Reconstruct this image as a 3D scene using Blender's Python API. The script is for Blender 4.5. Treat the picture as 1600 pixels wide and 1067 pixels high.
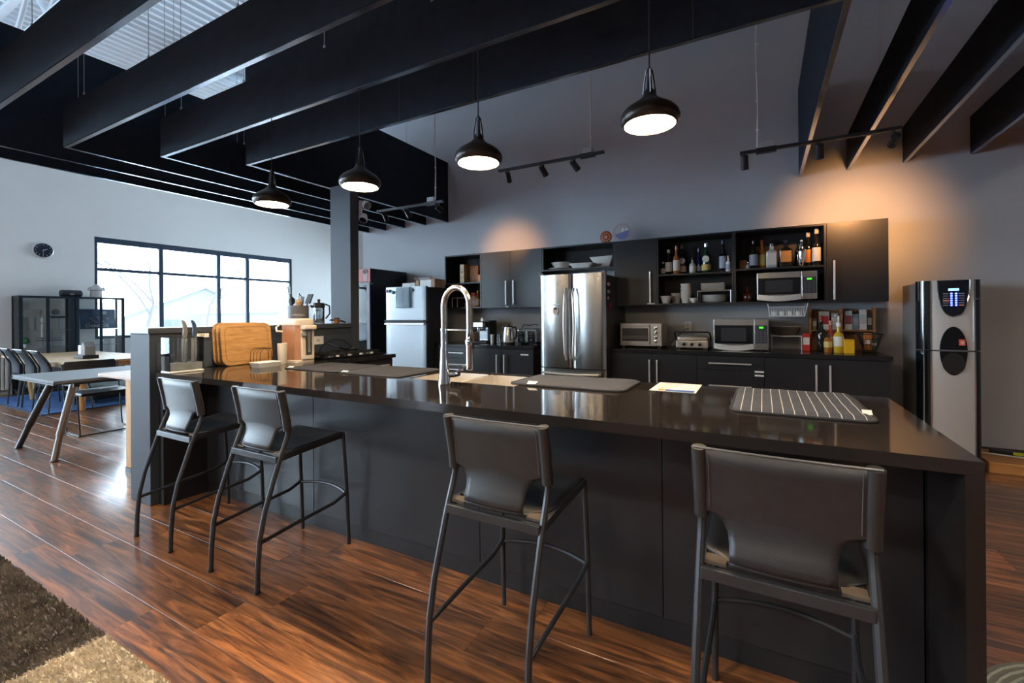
import bpy, math, random
from mathutils import Matrix, Vector
random.seed(7)
S = bpy.context.scene
for o in list(bpy.data.objects): bpy.data.objects.remove(o, do_unlink=True)
COL = S.collection
PI = math.pi

# ------------------------------------------------------------------ camera
YAW, ROLL, FPX, CYPX, CAMH = .5038, -.0076, 711.16, 493.2, 1.27
_f = Vector((-math.sin(YAW), math.cos(YAW), 0)); _r = Vector((math.cos(YAW), math.sin(YAW), 0)); _u = Vector((0, 0, 1))
_r3 = _r*math.cos(ROLL)+_u*math.sin(ROLL); _u3 = _u*math.cos(ROLL)-_r*math.sin(ROLL)
cam = bpy.data.objects.new('camera', bpy.data.cameras.new('camera')); COL.objects.link(cam)
cam.data.sensor_width = 36; cam.data.lens = FPX/1600*36; cam.data.shift_y = -(533.5-CYPX)/1600
cam.data.clip_start = .05; cam.data.clip_end = 300
cam.matrix_world = Matrix(((_r3.x, _u3.x, -_f.x, 0), (_r3.y, _u3.y, -_f.y, 0), (_r3.z, _u3.z, -_f.z, CAMH), (0, 0, 0, 1)))
S.camera = cam

# ------------------------------------------------------------------ world, exposure
S.view_settings.view_transform = 'Standard'; S.view_settings.look = 'None'
S.view_settings.gamma = 1; S.view_settings.use_curve_mapping = False
S.view_settings.exposure = 0.95
W = bpy.data.worlds.new('overcast_sky'); S.world = W; W.use_nodes = True
bg = W.node_tree.nodes['Background']; bg.inputs[0].default_value = (.70, .86, 1.0, 1); bg.inputs[1].default_value = 11.0
S.cycles.use_denoising = True
S.cycles.max_bounces = 10; S.cycles.diffuse_bounces = 5; S.cycles.glossy_bounces = 5; S.cycles.transparent_max_bounces = 24
S.cycles.sample_clamp_indirect = 6.0; S.cycles.caustics_reflective = False; S.cycles.caustics_refractive = False

# room numbers (metres): +X along the kitchen wall, +Y towards it
WY, LX, RX, FY, BY2, DECK = 5.45, -11.27, 6.2, -7.0, 11.0, 5.3
KX = -5.83                                             # where the kitchen wall ends on the left
WIN1 = (3.80, 8.00, .88, 2.86)                         # left wall window in view: y0 y1 z0 z1
WIN2 = (-5.6, 2.0, .45, 4.60)                          # unseen left wall glazing nearer the camera, made taller to brighten the deck
ADDED_WIN3 = (-11.0, -7.7, .35, 3.1)                         # unseen front glazing behind the camera, added for cool fill light: x0 x1 z0 z1
def portal(name, loc, rot, sx, sy):
    L = bpy.data.lights.new(name, 'AREA'); L.shape = 'RECTANGLE'; L.size = sx; L.size_y = sy; L.cycles.is_portal = True
    o = bpy.data.objects.new(name, L); COL.objects.link(o); o.location = loc; o.rotation_euler = rot
portal('window_portal', (LX-.22, (WIN1[0]+WIN1[1])/2, (WIN1[2]+WIN1[3])/2), (PI/2, 0, -PI/2), WIN1[1]-WIN1[0], WIN1[3]-WIN1[2])
portal('window_portal', (LX-.22, (WIN2[0]+WIN2[1])/2, (WIN2[2]+WIN2[3])/2), (PI/2, 0, -PI/2), WIN2[1]-WIN2[0], WIN2[3]-WIN2[2])
portal('window_portal', ((ADDED_WIN3[0]+ADDED_WIN3[1])/2, FY-.22, (ADDED_WIN3[2]+ADDED_WIN3[3])/2), (PI/2, 0, 0), ADDED_WIN3[1]-ADDED_WIN3[0], ADDED_WIN3[3]-ADDED_WIN3[2])

ADDED_WIN4 = (-10.7, -6.4, .5, 3.1)                          # glazing added in the far wall for its light, hidden by the kitchen wall
portal('window_portal', ((ADDED_WIN4[0]+ADDED_WIN4[1])/2, BY2+.22, (ADDED_WIN4[2]+ADDED_WIN4[3])/2), (-PI/2, 0, 0), ADDED_WIN4[1]-ADDED_WIN4[0], ADDED_WIN4[3]-ADDED_WIN4[2])

# ------------------------------------------------------------------ materials
MATS = {}
def lin(c):
    return tuple((x/12.92 if x <= .04045 else ((x+.055)/1.055)**2.4) for x in (c[0]/255, c[1]/255, c[2]/255))
def M(name, col, rough=.5, metal=0, var=0, scale=12, bump=0, bscale=60, emit=0, ecol=None, trans=0, coat=0, spec=.5, aniso=None, ior=1.45, stretch=(1, 1, 1), rvar=0):
    """principled material; col is linear; var = fractional noise on colour, bump = fine relief, aniso stretch gives brushed grain"""
    if name in MATS: return MATS[name]
    m = bpy.data.materials.new(name); m.use_nodes = True; nt = m.node_tree; N = nt.nodes; L = nt.links
    b = N['Principled BSDF']; b.inputs['Base Color'].default_value = (*col, 1); b.inputs['Roughness'].default_value = rough
    b.inputs['Metallic'].default_value = metal; b.inputs['Specular IOR Level'].default_value = spec; b.inputs['IOR'].default_value = ior
    if trans: b.inputs['Transmission Weight'].default_value = trans
    if coat: b.inputs['Coat Weight'].default_value = coat; b.inputs['Coat Roughness'].default_value = .08
    if emit: b.inputs['Emission Color'].default_value = (*(ecol or col), 1); b.inputs['Emission Strength'].default_value = emit
    if var or bump or rvar:
        tc = N.new('ShaderNodeTexCoord'); mp = N.new('ShaderNodeMapping'); mp.inputs['Scale'].default_value = stretch
        L.new(tc.outputs['Object'], mp.inputs['Vector'])
    if var:
        n = N.new('ShaderNodeTexNoise'); n.inputs['Scale'].default_value = scale; n.inputs['Detail'].default_value = 4
        L.new(mp.outputs[0], n.inputs['Vector'])
        r = N.new('ShaderNodeValToRGB'); r.color_ramp.elements[0].position = .3; r.color_ramp.elements[1].position = .7
        r.color_ramp.elements[0].color = (*[c*(1-var) for c in col], 1); r.color_ramp.elements[1].color = (*[min(1, c*(1+var)) for c in col], 1)
        L.new(n.outputs['Fac'], r.inputs[0]); L.new(r.outputs[0], b.inputs['Base Color'])
    if rvar:
        n3 = N.new('ShaderNodeTexNoise'); n3.inputs['Scale'].default_value = scale; n3.inputs['Detail'].default_value = 5
        L.new(mp.outputs[0], n3.inputs['Vector'])
        mr = N.new('ShaderNodeMapRange'); mr.inputs['To Min'].default_value = rough-rvar; mr.inputs['To Max'].default_value = rough+rvar
        L.new(n3.outputs['Fac'], mr.inputs['Value']); L.new(mr.outputs[0], b.inputs['Roughness'])
    if bump:
        n2 = N.new('ShaderNodeTexNoise'); n2.inputs['Scale'].default_value = bscale; n2.inputs['Detail'].default_value = 3
        L.new(mp.outputs[0], n2.inputs['Vector'])
        bp = N.new('ShaderNodeBump'); bp.inputs['Strength'].default_value = bump; bp.inputs['Distance'].default_value = .004
        L.new(n2.outputs['Fac'], bp.inputs['Height']); L.new(bp.outputs[0], b.inputs['Normal'])
    MATS[name] = m; return m
def glass(name, tint=(1, 1, 1), gloss=.08, rough=.02):
    """thin clear pane: mostly transparent with a fresnel-weighted reflection"""
    if name in MATS: return MATS[name]
    m = bpy.data.materials.new(name); m.use_nodes = True; nt = m.node_tree; N = nt.nodes; L = nt.links; N.clear()
    out = N.new('ShaderNodeOutputMaterial'); mx = N.new('ShaderNodeMixShader'); t = N.new('ShaderNodeBsdfTransparent'); g = N.new('ShaderNodeBsdfGlossy')
    t.inputs[0].default_value = (*tint, 1); g.inputs['Roughness'].default_value = rough
    fr = N.new('ShaderNodeFresnel'); fr.inputs[0].default_value = 1.45
    ad = N.new('ShaderNodeMath'); ad.operation = 'ADD'; ad.inputs[1].default_value = gloss
    L.new(fr.outputs[0], ad.inputs[0]); L.new(ad.outputs[0], mx.inputs[0]); L.new(t.outputs[0], mx.inputs[1]); L.new(g.outputs[0], mx.inputs[2]); L.new(mx.outputs[0], out.inputs[0])
    MATS[name] = m; return m
def wood(name, dark, light, scale=3.0, stretch=(1, 9, 9), rough=.4, coord='Object', perobj=0, bump=.15, coat=0, mid=None):
    """grain: a stretched noise distorted by a second one; perobj shifts it and its tone for each plank"""
    if name in MATS: return MATS[name]
    m = bpy.data.materials.new(name); m.use_nodes = True; nt = m.node_tree; N = nt.nodes; L = nt.links; b = N['Principled BSDF']
    if coord == 'World':
        g = N.new('ShaderNodeNewGeometry'); src = g.outputs['Position']
    else:
        tc = N.new('ShaderNodeTexCoord'); src = tc.outputs['Object']
    if perobj:
        oi = N.new('ShaderNodeObjectInfo'); g2 = N.new('ShaderNodeNewGeometry')
        a = N.new('ShaderNodeMath'); a.operation = 'ADD'; L.new(oi.outputs['Random'], a.inputs[0]); L.new(g2.outputs['Random Per Island'], a.inputs[1])
        fr = N.new('ShaderNodeMath'); fr.operation = 'FRACT'; L.new(a.outputs[0], fr.inputs[0])
        wn = N.new('ShaderNodeTexWhiteNoise'); wn.noise_dimensions = '1D'; L.new(fr.outputs[0], wn.inputs['W'])
        sc = N.new('ShaderNodeVectorMath'); sc.operation = 'SCALE'; sc.inputs['Scale'].default_value = 37; L.new(wn.outputs['Color'], sc.inputs[0])
        av = N.new('ShaderNodeVectorMath'); av.operation = 'ADD'; L.new(src, av.inputs[0]); L.new(sc.outputs[0], av.inputs[1]); src = av.outputs[0]
    mp = N.new('ShaderNodeMapping'); mp.inputs['Scale'].default_value = stretch; L.new(src, mp.inputs['Vector'])
    n = N.new('ShaderNodeTexNoise'); n.inputs['Scale'].default_value = scale; n.inputs['Detail'].default_value = 8; n.inputs['Roughness'].default_value = .62; n.inputs['Distortion'].default_value = 1.1
    L.new(mp.outputs[0], n.inputs['Vector'])
    r = N.new('ShaderNodeValToRGB'); e = r.color_ramp.elements; e[0].position = .36; e[1].position = .66
    e[0].color = (*dark, 1); e[1].color = (*light, 1)
    if mid: q = e.new(.5); q.color = (*mid, 1)
    L.new(n.outputs['Fac'], r.inputs[0]); c = r.outputs[0]
    if perobj:
        hs = N.new('ShaderNodeHueSaturation'); mr = N.new('ShaderNodeMapRange'); mr.inputs['To Min'].default_value = 1-perobj; mr.inputs['To Max'].default_value = 1+perobj
        L.new(wn.outputs['Value'], mr.inputs['Value']); L.new(mr.outputs[0], hs.inputs['Value']); L.new(c, hs.inputs['Color']); c = hs.outputs[0]
    L.new(c, b.inputs['Base Color']); b.inputs['Roughness'].default_value = rough
    if coat: b.inputs['Coat Weight'].default_value = coat; b.inputs['Coat Roughness'].default_value = .16; b.inputs['Coat IOR'].default_value = 1.62; b.inputs['Specular IOR Level'].default_value = .7
    mr2 = N.new('ShaderNodeMapRange'); mr2.inputs['To Min'].default_value = rough+.1; mr2.inputs['To Max'].default_value = rough-.06
    L.new(n.outputs['Fac'], mr2.inputs['Value']); L.new(mr2.outputs[0], b.inputs['Roughness'])
    bp = N.new('ShaderNodeBump'); bp.inputs['Strength'].default_value = bump; bp.inputs['Distance'].default_value = .003
    L.new(n.outputs['Fac'], bp.inputs['Height']); L.new(bp.outputs[0], b.inputs['Normal'])
    MATS[name] = m; return m

m_wallL = M('wall_offwhite', (.66, .66, .64), .6, var=.02, scale=2, bump=.05, bscale=150)
m_wallK = M('wall_slate', (.42, .435, .46), .55, var=.04, scale=1.5, bump=.06, bscale=180)
m_wallR = M('wall_slate_side', (.16, .165, .18), .6, var=.04, scale=1.5)
m_deck = M('deck_white', (.84, .91, .96), .45, var=.04, scale=3)
m_baf = M('baffle_charcoal', (.0105, .0165, .027), .75, var=.2, scale=9, bump=.25, bscale=220, spec=.25)
m_bafedge = M('baffle_edge', (.40, .44, .50), .18, metal=1)
m_black = M('black_matte', (.012, .013, .016), .5)
m_blackg = M('black_gloss', (.008, .009, .011), .12)
m_cab = M('cabinet_charcoal', (.019, .021, .025), .30, var=.06, scale=5, bump=.03, bscale=160)
m_cabin = M('cabinet_inside', (.018, .018, .020), .55)
m_isl = M('island_charcoal', (.016, .018, .0225), .40, var=.10, scale=4, rvar=.06)
m_islp = M('island_panel_slate', (.040, .050, .064), .6, var=.05, scale=3, spec=.3)
m_top = M('quartz_black', (.020, .017, .016), .065, var=.12, scale=260, spec=.2)
m_top2 = M('worktop_black', (.014, .014, .016), .22, var=.3, scale=120)
m_steel = M('steel_brushed', (.50, .505, .50), .25, metal=1, var=.05, scale=30, stretch=(60, 60, .5), bump=.02, bscale=40)
m_steelh = M('steel_handle', (.80, .80, .79), .3, metal=.65)
m_chrome = M('chrome', (.82, .83, .84), .06, metal=1)
m_sink = M('sink_steel', (.66, .62, .56), .35, metal=.45, var=.05)
m_leather = M('leather_black', (.020, .020, .022), .42, var=.12, scale=25, bump=.12, bscale=320)
m_lining = M('leather_lining', (.085, .066, .052), .6, var=.2, scale=20)
m_frame = M('stool_steel_grey', (.035, .037, .042), .40, metal=.35, var=.08, scale=20)
m_white = M('white_ceramic', (.78, .76, .72), .2, var=.02)
m_whitep = M('white_plastic', (.75, .76, .76), .35)
m_cream = M('cream_plastic', (.72, .66, .58), .35)
m_copper = M('rose_copper_panel', (.50, .27, .17), .34, metal=.35, var=.05)
m_grey = M('grey_plastic', (.20, .21, .22), .4)
m_bamboo = wood('bamboo', (.36, .185, .062), (.54, .31, .125), 4, (14, 1.2, 14), .45, bump=.03)
m_oak = wood('light_oak', (.50, .33, .18), (.72, .53, .33), 3, (1.2, 10, 10), .5, bump=.05)
m_pine = wood('pine_panel', (.42, .22, .07), (.58, .34, .13), 2.5, (8, 8, .8), .5, bump=.05)
m_walnut = wood('walnut_box', (.20, .09, .035), (.40, .19, .08), 5, (2, 9, 9), .5)
m_floor = wood('walnut_planks', (.040, .016, .008), (.42, .158, .050), 3.0, (.7, 9, 9), .30, 'World', .34, .16, coat=.85, mid=(.18, .066, .022))
m_glass = glass('clear_glass', (.975, .99, .99), .0)
m_pane = glass('window_glass', (.97, .99, 1), .02)
m_pane_dark = glass('oven_glass', (.12, .13, .15), .10)
m_crystal = glass('drinking_glass', (.80, .84, .85), .16)
m_paper = M('paper', (.80, .78, .74), .7)
m_card = M('cardboard', (.46, .32, .21), .75, var=.1)
m_navy = M('window_frame_navy', (.012, .028, .055), .4)

# ------------------------------------------------------------------ mesh helpers
class B:
    def __init__(s): s.v = []; s.f = []; s.mi = []; s.k = 0
    def add(s, v, f):
        n = len(s.v); s.v += [tuple(p) for p in v]; s.f += [tuple(i+n for i in q) for q in f]; s.mi += [s.k]*len(f); return s
    def mat(s, k): s.k = k; return s
    def box(s, x0, x1, y0, y1, z0, z1):
        return s.add([(x0, y0, z0), (x1, y0, z0), (x1, y1, z0), (x0, y1, z0), (x0, y0, z1), (x1, y0, z1), (x1, y1, z1), (x0, y1, z1)],
                     [(0, 3, 2, 1), (4, 5, 6, 7), (0, 1, 5, 4), (1, 2, 6, 5), (2, 3, 7, 6), (3, 0, 4, 7)])
    def cb(s, c, d): return s.box(c[0]-d[0]/2, c[0]+d[0]/2, c[1]-d[1]/2, c[1]+d[1]/2, c[2]-d[2]/2, c[2]+d[2]/2)
    def loft(s, rings, close=True, cap=True):
        n = len(rings[0]); v = [p for r in rings for p in r]; f = []
        for i in range(len(rings)-1):
            for j in range(n if close else n-1):
                k = (j+1) % n; f.append((i*n+j, i*n+k, (i+1)*n+k, (i+1)*n+j))
        if cap: f.append(tuple(range(n-1, -1, -1))); f.append(tuple((len(rings)-1)*n+j for j in range(n)))
        return s.add(v, f)
    def lathe(s, prof, n=20, c=(0, 0, 0), axis='z', cap=True):
        rings = []
        for r, z in prof:
            ring = []
            for j in range(n):
                a = 2*PI*j/n; p = (r*math.cos(a), r*math.sin(a), z)
                if axis == 'y': p = (p[0], z, p[1]) if False else (p[0], -z, p[1])
                if axis == 'x': p = (z, p[0], p[1])
                ring.append((p[0]+c[0], p[1]+c[1], p[2]+c[2]))
            rings.append(ring)
        return s.loft(rings, True, cap)
    def tube(s, pts, r, n=8, closed=False, sq=None):
        """swept round (or, with sq=(w,h), rectangular) bar through pts"""
        P = [Vector(p) for p in pts]; m = len(P); rings = []; up = None
        for i in range(m):
            if closed: d = P[(i+1) % m]-P[i-1]
            else: d = P[min(i+1, m-1)]-P[max(i-1, 0)]
            d.normalize()
            if up is None:
                up = Vector((0, 0, 1)) if abs(d.z) < .9 else Vector((1, 0, 0))
            up = (up-d*up.dot(d)).normalized(); sd = d.cross(up)
            rr = r[i] if isinstance(r, (list, tuple)) else r
            if sq: rings.append([tuple(P[i]+sd*a*sq[0]/2+up*b_*sq[1]/2) for a, b_ in ((-1, -1), (1, -1), (1, 1), (-1, 1))])
            else: rings.append([tuple(P[i]+sd*math.cos(2*PI*j/n)*rr+up*math.sin(2*PI*j/n)*rr) for j in range(n)])
        if closed: rings.append(rings[0])
        return s.loft(rings, True, not closed)
    def cyl(s, a, b, r, n=12, r2=None): return s.tube([a, b], [r, r if r2 is None else r2], n)
    def prism(s, poly, a, b, axis='z'):
        def P(p, t): return {'z': (p[0], p[1], t), 'y': (p[0], t, p[1]), 'x': (t, p[0], p[1])}[axis]
        return s.loft([[P(p, a) for p in poly], [P(p, b) for p in poly]])
    def build(s, name, mat, parent=None, smooth=False, bevel=0, seg=2, loc=None, sub=0):
        me = bpy.data.meshes.new(name); me.from_pydata(s.v, [], s.f)
        ms = mat if isinstance(mat, (list, tuple)) else [mat]
        for x in ms: me.materials.append(x)
        if len(ms) > 1: me.polygons.foreach_set('material_index', s.mi)
        import bmesh
        bm = bmesh.new(); bm.from_mesh(me); bmesh.ops.recalc_face_normals(bm, faces=bm.faces); bm.to_mesh(me); bm.free()
        if smooth:
            me.polygons.foreach_set('use_smooth', [True]*len(me.polygons)); me.set_sharp_from_angle(angle=math.radians(38))
        o = bpy.data.objects.new(name, me); COL.objects.link(o)
        if parent: o.parent = parent
        if loc: o.location = loc
        if bevel:
            md = o.modifiers.new('bevel', 'BEVEL'); md.width = bevel; md.segments = seg; md.limit_method = 'ANGLE'
        if sub:
            md = o.modifiers.new('sub', 'SUBSURF'); md.levels = sub; md.render_levels = sub
        return o
def tag(o, label=None, cat=None, group=None, kind=None):
    if label: o['label'] = label
    if cat: o['category'] = cat
    if group: o['group'] = group
    if kind: o['kind'] = kind
    return o
def thing(name, label, cat, loc=(0, 0, 0), rz=0, group=None):
    o = bpy.data.objects.new(name, None); COL.objects.link(o); o.empty_display_size = .05
    o.location = loc; o.rotation_euler = (0, 0, rz); return tag(o, label, cat, group)
def struct(b, name, mat, parent=None, **k):
    o = b.build(name, mat, parent, **k)
    if not parent: o['kind'] = 'structure'
    return o
def dup(root, loc, rz=None, label=None):
    r = root.copy(); COL.objects.link(r); r.location = loc
    if rz is not None: r.rotation_euler = (0, 0, rz)
    if label: r['label'] = label
    for ch in list(root.children):
        c = ch.copy(); COL.objects.link(c); c.parent = r
        for g in list(ch.children):
            d = g.copy(); COL.objects.link(d); d.parent = c
    return r
def text(body, name, parent, mat, size, loc, rot, ext=.0006, align='CENTER'):
    cu = bpy.data.curves.new(name, 'FONT'); cu.body = body; cu.size = size; cu.extrude = ext; cu.align_x = align; cu.align_y = 'CENTER'; cu.resolution_u = 3
    cu.materials.append(mat); o = bpy.data.objects.new(name, cu); COL.objects.link(o); o.location = loc; o.rotation_euler = rot
    dg = bpy.context.evaluated_depsgraph_get(); me = bpy.data.meshes.new_from_object(o.evaluated_get(dg)); me.name = name
    m2 = bpy.data.objects.new(name, me); bpy.data.objects.remove(o, do_unlink=True); bpy.data.curves.remove(cu)
    m2.name = name; COL.objects.link(m2); m2.location = loc; m2.rotation_euler = rot
    if parent: m2.parent = parent
    return m2
FRONT = (PI/2, 0, 0)      # lettering that faces -Y
def rrect(x0, x1, y0, y1, r, n=5):
    out = []
    for cx, cy, a0 in ((x1-r, y1-r, 0), (x0+r, y1-r, PI/2), (x0+r, y0+r, PI), (x1-r, y0+r, 1.5*PI)):
        for i in range(n+1):
            a = a0+PI/2*i/n; out.append((cx+r*math.cos(a), cy+r*math.sin(a)))
    return out
def arc(p0, p1, h, n=10):
    p0 = Vector(p0); p1 = Vector(p1); h = Vector(h)
    return [tuple(p0.lerp(p1, i/n)+h*(4*(i/n)*(1-i/n))) for i in range(n+1)]

# ================================================================== SETTING
fl = struct(B().box(LX-.3, RX+.3, FY-.3, BY2+.3, -.14, -.012), 'floor', M('subfloor', (.03, .016, .01), .8))
PL, PW = 1.22, .2165
def plank_mesh(L, w):
    g = .0003; b = B(); x0, x1, y0, y1 = -L/2+g, L/2-g, -w/2+g, w/2-g; c = .0003
    b.add([(x0, y0, -.012), (x1, y0, -.012), (x1, y1, -.012), (x0, y1, -.012), (x0, y0, -c), (x1, y0, -c), (x1, y1, -c), (x0, y1, -c),
           (x0+c, y0+c, 0), (x1-c, y0+c, 0), (x1-c, y1-c, 0), (x0+c, y1-c, 0)],
          [(8, 9, 10, 11), (4, 5, 9, 8), (5, 6, 10, 9), (6, 7, 11, 10), (7, 4, 8, 11), (0, 1, 5, 4), (1, 2, 6, 5), (2, 3, 7, 6), (3, 0, 4, 7)])
    return b
spots = []
rows = int((BY2-FY)/PW)+1
for i in range(rows):
    y = .985-PW/2+(i-int((.985-FY)/PW))*PW
    off = random.random()*PL
    x = LX+PL/2-off
    while x-PL/2 < RX:
        spots.append((x, y)); x += PL
def seen(x, y):
    d = Vector((x, y, 0)); t = d.x*_f.x+d.y*_f.y; l = d.x*_r.x+d.y*_r.y
    if t < .5: return 0
    u = 800+FPX*l/t; v = CYPX+FPX*CAMH/t
    if u < -500 or u > 2000 or v > 1500: return 0
    if -3.3 < x < .45 and y > 1.95: return 0
    if y > WY and x > KX: return 0
    if x > .45 and x > 2.3: return 0
    if x > -.2 and y < 1.95 and x < .3 and False: return 0
    return 1/t
ranked = sorted(spots, key=lambda p: -seen(*p))
near = [p for p in ranked if seen(*p) > 0][:290]; nearset = set(near)
base = plank_mesh(PL, PW); p0 = None
for (x, y) in near:
    if p0 is None: p0 = base.build('plank', m_floor, fl); o = p0
    else: o = p0.copy(); COL.objects.link(o)
    o.location = (x, y, 0)
rest = B()
for (x, y) in spots:
    if (x, y) not in nearset: rest.add([(px+x, py+y, pz) for px, py, pz in base.v], base.f)
ro = rest.build('plank_field', m_floor, fl); ro['kind'] = 'stuff'

# left wall with its two window openings
def wall_with_holes(axis, c0, c1, a0, a1, z1, holes):
    b = B()
    def bx(p0, p1, q0, q1):
        if p1-p0 < 1e-4 or q1-q0 < 1e-4: return
        b.box(c0, c1, p0, p1, q0, q1) if axis == 'x' else b.box(p0, p1, c0, c1, q0, q1)
    p = a0
    for h in sorted(holes):
        bx(p, h[0], 0, z1); bx(h[0], h[1], 0, h[2]); bx(h[0], h[1], h[3], z1); p = h[1]
    bx(p, a1, 0, z1); return b
struct(wall_with_holes('x', LX-.18, LX, FY, BY2, DECK+.3, [WIN1, WIN2]), 'wall_left', m_wallL)
struct(wall_with_holes('y', FY-.18, FY, LX-.18, RX+.18, DECK+.3, [ADDED_WIN3]), 'wall_front', m_wallR)
struct(B().box(KX, RX+.18, WY, WY+.18, 0, DECK+.3), 'wall_back', m_wallK)
struct(B().box(KX, KX+.18, WY+.18, BY2, 0, DECK+.3), 'wall_return', m_wallL)
struct(wall_with_holes('y', BY2, BY2+.18, LX-.18, KX+.18, DECK+.3, [ADDED_WIN4]), 'wall_far', m_wallL)
struct(B().box(RX, RX+.18, FY, WY+.18, 0, DECK+.3), 'wall_right', m_wallR)
struct(B().box(1.3, RX, WY-.014, WY, 0, .10), 'baseboard_back', M('baseboard_dark', (.035, .036, .038), .5))
struct(B().box(LX, LX+.014, FY, BY2, 0, .10), 'baseboard_left', M('baseboard_pale', (.45, .46, .46), .5))
# ribbed steel roof deck, ribs along Y
db = B(); pitch = .15; x = LX; prof = []
while x < RX+.2:
    prof += [(x, DECK), (x+.055, DECK), (x+.075, DECK+.05), (x+.13, DECK+.05)]; x += pitch
db.loft([[(px, FY, pz) for px, pz in prof], [(px, BY2, pz) for px, pz in prof]], False, False)
struct(db, 'ceiling', m_deck)
def window(n, axis, c, w, mull, trans, matf):
    """frame bars, one pane per light; a0,a1 along the wall"""
    a0, a1, z0, z1 = w; root = thing('window_%d' % n, None, None); root['kind'] = 'structure'
    def bar(p0, p1, q0, q1, d0=-.09, d1=-.02):
        b = B(); b.box(c+d0, c+d1, p0, p1, q0, q1) if axis == 'x' else b.box(p0, p1, c+d0, c+d1, q0, q1); return b
    t = .055
    for nm, q in (('head_frame', (a0, a1, z1-.11, z1)), ('sill_frame', (a0, a1, z0, z0+t)), ('side_frame', (a0, a0+t, z0+t, z1-.11)), ('side_frame', (a1-t, a1, z0+t, z1-.11))):
        bar(*q).build(nm, matf, root, bevel=.004)
    for m_ in mull: bar(m_-.04, m_+.04, z0+t, z1-.11, -.10, -.015).build('mullion', matf, root, bevel=.004)
    edges = [a0+t]+[e for m_ in mull for e in (m_-.04, m_+.04)]+[a1-t]
    zs = [z0+t]+[e for t_ in trans for e in (t_-.03, t_+.03)]+[z1-.11]
    for i in range(0, len(edges), 2):
        for t_ in trans: bar(edges[i], edges[i+1], t_-.03, t_+.03, -.09, -.02).build('transom', matf, root, bevel=.004)
        for j in range(0, len(zs), 2): bar(edges[i], edges[i+1], zs[j], zs[j+1], -.060, -.054).build('pane', m_pane, root)
    return root
window(1, 'x', LX, WIN1, (4.92, 6.10, 6.79), (2.235,), m_navy)
window(2, 'x', LX, WIN2, (-3.9, -2.4, -.9, .6), (2.2, 3.5), m_navy)
window(3, 'y', FY, ADDED_WIN3, (-9.9, -8.8), (2.3,), m_navy)  # unseen window, added to bring in daylight from the front left
window(4, 'y', BY2+.18, ADDED_WIN4, (-9.3, -7.8), (2.3,), m_navy)  # unseen window, added to light the left part of the room

# ------------------------------------------------ suspended baffle frames
BZ, BT = 2.66, .026
def baffle_cable(parent, x, y, zt):
    b = B().cyl((x, y, zt+.02), (x, y, DECK), .0022, 5)
    b.lathe([(.004, -.045), (.008, -.04), (.008, .02), (.004, .03)], 6, (x, y, zt+.0))
    b.build('hanger_cable', M('hanger_wire', (.35, .36, .37), .35, metal=.8), parent)
def baffle(xl, xr, yf, top, label, xcab=()):
    r = thing('ceiling_baffle', label, 'baffle', group='nested ceiling baffles')
    def leg(x):
        o = B().box(x-BT/2, x+BT/2, yf+BT/2, WY-.002, BZ, top).build('side_panel', m_baf, r)
        B().box(x-BT/2-.001, x+BT/2+.001, yf+BT/2, WY-.004, BZ-.006, BZ).build('edge_trim', m_bafedge, o)
    leg(xl); leg(xr)
    o = B().box(xl-BT/2, xr+BT/2, yf-BT/2, yf+BT/2, BZ, top).build('front_panel', m_baf, r)
    B().box(xl-BT/2-.001, xr+BT/2+.001, yf-BT/2-.001, yf+BT/2+.001, BZ-.006, BZ).build('edge_trim', m_bafedge, o)
    if 3.2 < top < 3.7:
        for sx in (-2.25, -1.62, -.3): B().box(sx-.004, sx+.004, yf-BT/2-.0025, yf-BT/2, BZ, top).build('seam_cover', m_black, o)
    n = 6
    for i in range(n):
        t = (i+.35)/n; baffle_cable(r, xl+(xr-xl)*t, yf, top)
    for x in (xl, xr):
        for y in (yf+.7, yf+2.1): 
            if y < WY-.3: baffle_cable(r, x, y, top)
    return r
baffle(-4.08, .34, 2.465, 3.54, 'tall innermost charcoal baffle frame boxing in the opening above the kitchen')
baffle(-4.50, .735, 1.98, 2.985, 'charcoal ceiling baffle just outside the tall innermost frame')
baffle(-4.92, 1.157, 1.485, 2.985, 'charcoal ceiling baffle third outward from the tall innermost frame')
baffle(-5.32, 1.617, .99, 2.985, 'charcoal ceiling baffle fourth outward from the tall innermost frame')
baffle(-5.70, 2.05, .52, 3.815, 'outermost charcoal ceiling baffle with its lower edge against the white left wall')
# open-web roof joists
for k, (jy, lab) in enumerate(((2.0, 'white open-web steel roof joist glimpsed above the outermost baffles at upper left'), (6.6, 'white open-web steel roof joist over the back of the dining area'))):
    j = thing('roof_joist', lab, 'joist', (0, jy, 0), group='roof joists')
    x1 = RX if jy < WY else KX
    for z in (DECK-.06, DECK-.62): B().box(LX, x1, -.04, .04, z, z+.05).build('chord', m_deck, j)
    b = B(); n = int((x1-LX)/.6)
    for i in range(n):
        xa = LX+i*.6; zz = (DECK-.6, DECK-.04) if i % 2 else (DECK-.04, DECK-.6); b.cyl((xa, 0, zz[0]), (xa+.6, 0, zz[1]), .028, 6)
    b.build('web_bar', m_deck, j)
duct = thing('roof_duct_box', 'small grey-white duct box hung under the roof deck above the middle baffles', 'duct', (-7.6, 4.6, 4.75))
B().box(-.35, .35, -.25, .25, 0, .35).build('casing', m_deck, duct, bevel=.01)
B().cyl((0, 0, .35), (0, 0, .56), .10, 16).build('collar', m_deck, duct, smooth=True)
B().box(-.28, .28, -.18, .18, -.012, 0).build('grille', M('duct_grille', (.25, .28, .3), .5), duct)

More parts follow.
